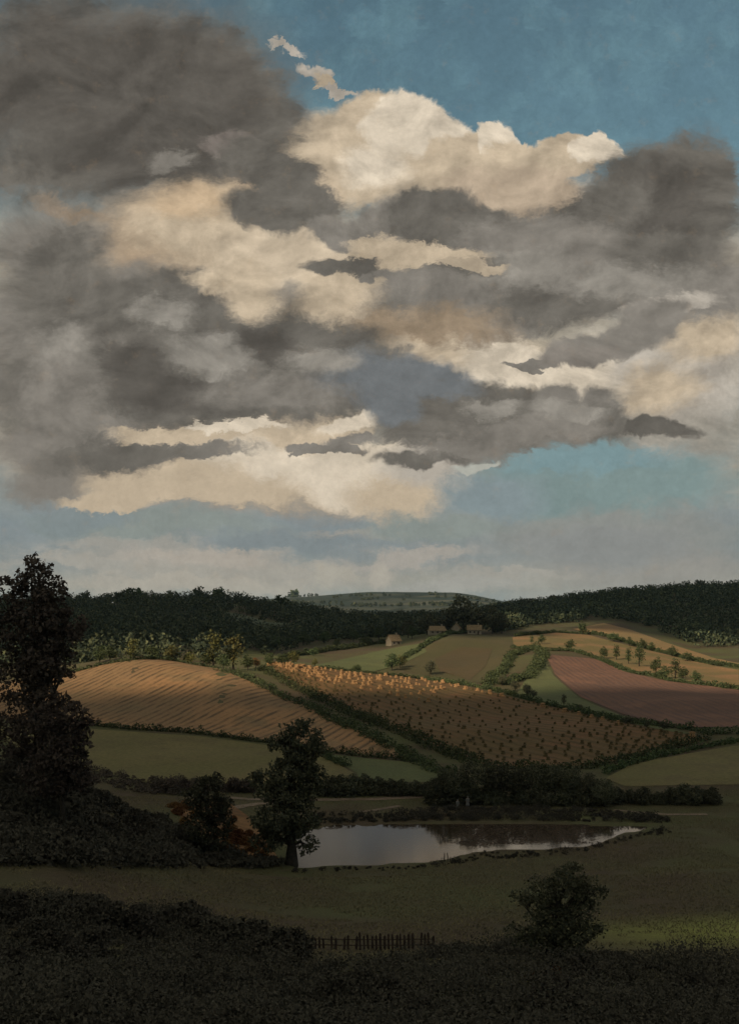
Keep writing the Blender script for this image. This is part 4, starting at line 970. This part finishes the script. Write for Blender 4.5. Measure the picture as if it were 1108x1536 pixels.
# mottling of the cloud stuff: lighter wisps, warm flecks, fine grain
n16 = nt.noise(Ps, 14., 7, .72)
cs_ = nt.n('ShaderNodeSeparateColor', inp={0: cloud})
cover_ = nt.math('MULTIPLY', nt.sstep(vv, .14, .28), nt.sstep(nt.math('DIVIDE', cs_.outputs[0], nt.math('MAXIMUM', cs_.outputs[2], .01)), .75, 1.1))
v16 = nt.math('ADD', nt.math('MULTIPLY', n16.outputs[0], .5), .75)
v16 = nt.math('ADD', v16, nt.math('MULTIPLY', nt.math('MAXIMUM', nt.math('MINIMUM', relief, .12), -.12), nt.math('MULTIPLY', cover_, 1.9)))
gk = nt.math('MULTIPLY', nt.math('ADD', nt.math('MULTIPLY', fine.outputs[0], .36), .83), v16)
gm = nt.n('ShaderNodeMix', data_type='RGBA', blend_type='MULTIPLY'); gm.inputs[0].default_value = 1
L(nt, cloud, gm.inputs[6]); L(nt, gk, gm.inputs[7])
cl2 = nt.mix(nt.math('MULTIPLY', nt.sstep(nt.noise(P0, 30., 5, .75).outputs[0], .55, .75), .10), gm.outputs[2], lin(170,140,105))
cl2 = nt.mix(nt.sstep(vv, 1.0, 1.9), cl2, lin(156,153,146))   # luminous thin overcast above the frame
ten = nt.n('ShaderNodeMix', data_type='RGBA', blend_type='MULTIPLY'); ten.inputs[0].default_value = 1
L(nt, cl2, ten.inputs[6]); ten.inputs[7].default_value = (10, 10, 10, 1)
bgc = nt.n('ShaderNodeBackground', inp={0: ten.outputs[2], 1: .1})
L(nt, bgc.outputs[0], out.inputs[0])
w.cycles.sampling_method = 'MANUAL'; w.cycles.sample_map_resolution = 512

sun = bpy.data.lights.new('sun', 'SUN'); sun.energy = 4.2; sun.angle = math.radians(1.2); sun.color = (1, .80, .56)
so = bpy.data.objects.new('sun', sun); COL.objects.link(so)
el, az = math.radians(SUN_EL), math.radians(SUN_AZ)
dirv = Vector((math.sin(az)*math.cos(el), math.cos(az)*math.cos(el), math.sin(el)))
so.rotation_euler = dirv.to_track_quat('Z', 'Y').to_euler(); so.location = dirv*300

# unseen clouds added to the left behind the viewer to shade the land: the gap between them lets the sun reach the middle fields
m, nt, b = newmat('shade_cloud'); M['cloud'] = m
m.node_tree.nodes.remove(b)
_d = nt.n('ShaderNodeBsdfDiffuse', inp={0: lc(.9,.9,.9)}); _t = nt.n('ShaderNodeBsdfTranslucent', inp={0: lc(.9,.9,.9)})
_m = nt.n('ShaderNodeMixShader', inp={0: .6, 1: _d.outputs[0], 2: _t.outputs[0]})
L(nt, _m.outputs[0], [n_ for n_ in m.node_tree.nodes if n_.type == 'OUTPUT_MATERIAL'][0].inputs[0])
def shade_caster(blobs, alt, seed):
    """blobs: ground ellipses (x, y, rx, ry) that lie in the cloud's shade"""
    rg = np.random.default_rng(seed); off = (alt-12)/math.tan(el); parts = []
    for (x, y, rx, ry) in blobs:
        cx, cy = x+math.sin(az)*off, y+math.cos(az)*off
        nu, nv = 40, 16; V = []; Fs = []
        for i in range(nv+1):
            th = math.pi*i/nv
            for j in range(nu):
                ph = 2*math.pi*j/nu
                d = np.array([math.sin(th)*math.cos(ph), math.sin(th)*math.sin(ph), math.cos(th)])
                q = 1+.30*float(vnoise(np.array([ph*2.2*math.sin(th)+seed+x]), np.array([th*3+y]), seed)[0])+.22*float(vnoise(np.array([math.cos(ph)*5+x]), np.array([math.sin(ph)*5+th*4]), seed+1)[0])
                V.append((cx+d[0]*rx*q, cy+d[1]*ry*q, alt+d[2]*(14 if d[2] < 0 else 26)*q))
        for i in range(nv):
            for j in range(nu):
                a_ = i*nu+j; b_ = i*nu+(j+1) % nu; Fs.append((a_, a_+nu, b_+nu, b_))
        parts.append((V, Fs))
    o = link('cloud', mesh_py('cloud', *join(parts), True), M['cloud']); o['kind'] = 'structure'  # this cloud is an added, unseen shade caster
shade_caster([(-120,120,140,190),(20,140,150,190),(160,160,160,200),(-40,300,60,44),(40,326,92,54),(150,346,120,86),(-150,262,90,90),(-70,296,40,46),(275,330,140,100),(95,380,60,36)], 620, 3)
shade_caster([(-320,800,240,290),(-120,900,170,260),(60,1180,240,320),(-200,1250,350,300),(430,1130,300,320),(40,760,95,75),(300,835,120,62)], 620, 4)

# ------------------------------------------------------------------ camera
cam = bpy.data.cameras.new('camera'); co = bpy.data.objects.new('camera', cam); COL.objects.link(co)
co.location = (0, 0, EYE); co.rotation_euler = (math.radians(90), 0, 0)
cam.sensor_fit = 'VERTICAL'; cam.sensor_height = 24; cam.lens = 24*F/1536
cam.shift_y = (HY-768)/1536; cam.clip_start = .5; cam.clip_end = 30000
S.camera = co
S.view_settings.view_transform = 'Standard'; S.view_settings.look = 'None'; S.view_settings.exposure = 0.2; S.view_settings.gamma = 1
HZ = 2.4e-5
hv = join([box(-5200, 5200, -150, 9100, -3.0, 128)])
hm = bpy.data.materials.new('haze'); hm.use_nodes = True; hn = NT(hm.node_tree); hm.node_tree.nodes.clear()
ho = hn.n('ShaderNodeOutputMaterial'); hp = hn.n('ShaderNodeVolumePrincipled', inp={'Color': lc(.55,.82,1.0), 'Density': HZ, 'Anisotropy': .2})
hm.node_tree.links.new(hp.outputs[0], ho.inputs[1])
tag(link('haze', mesh_py('haze', *hv), hm), 'thin blue air over the whole valley', 'haze', None, 'stuff')
print('objects', len(bpy.data.objects))
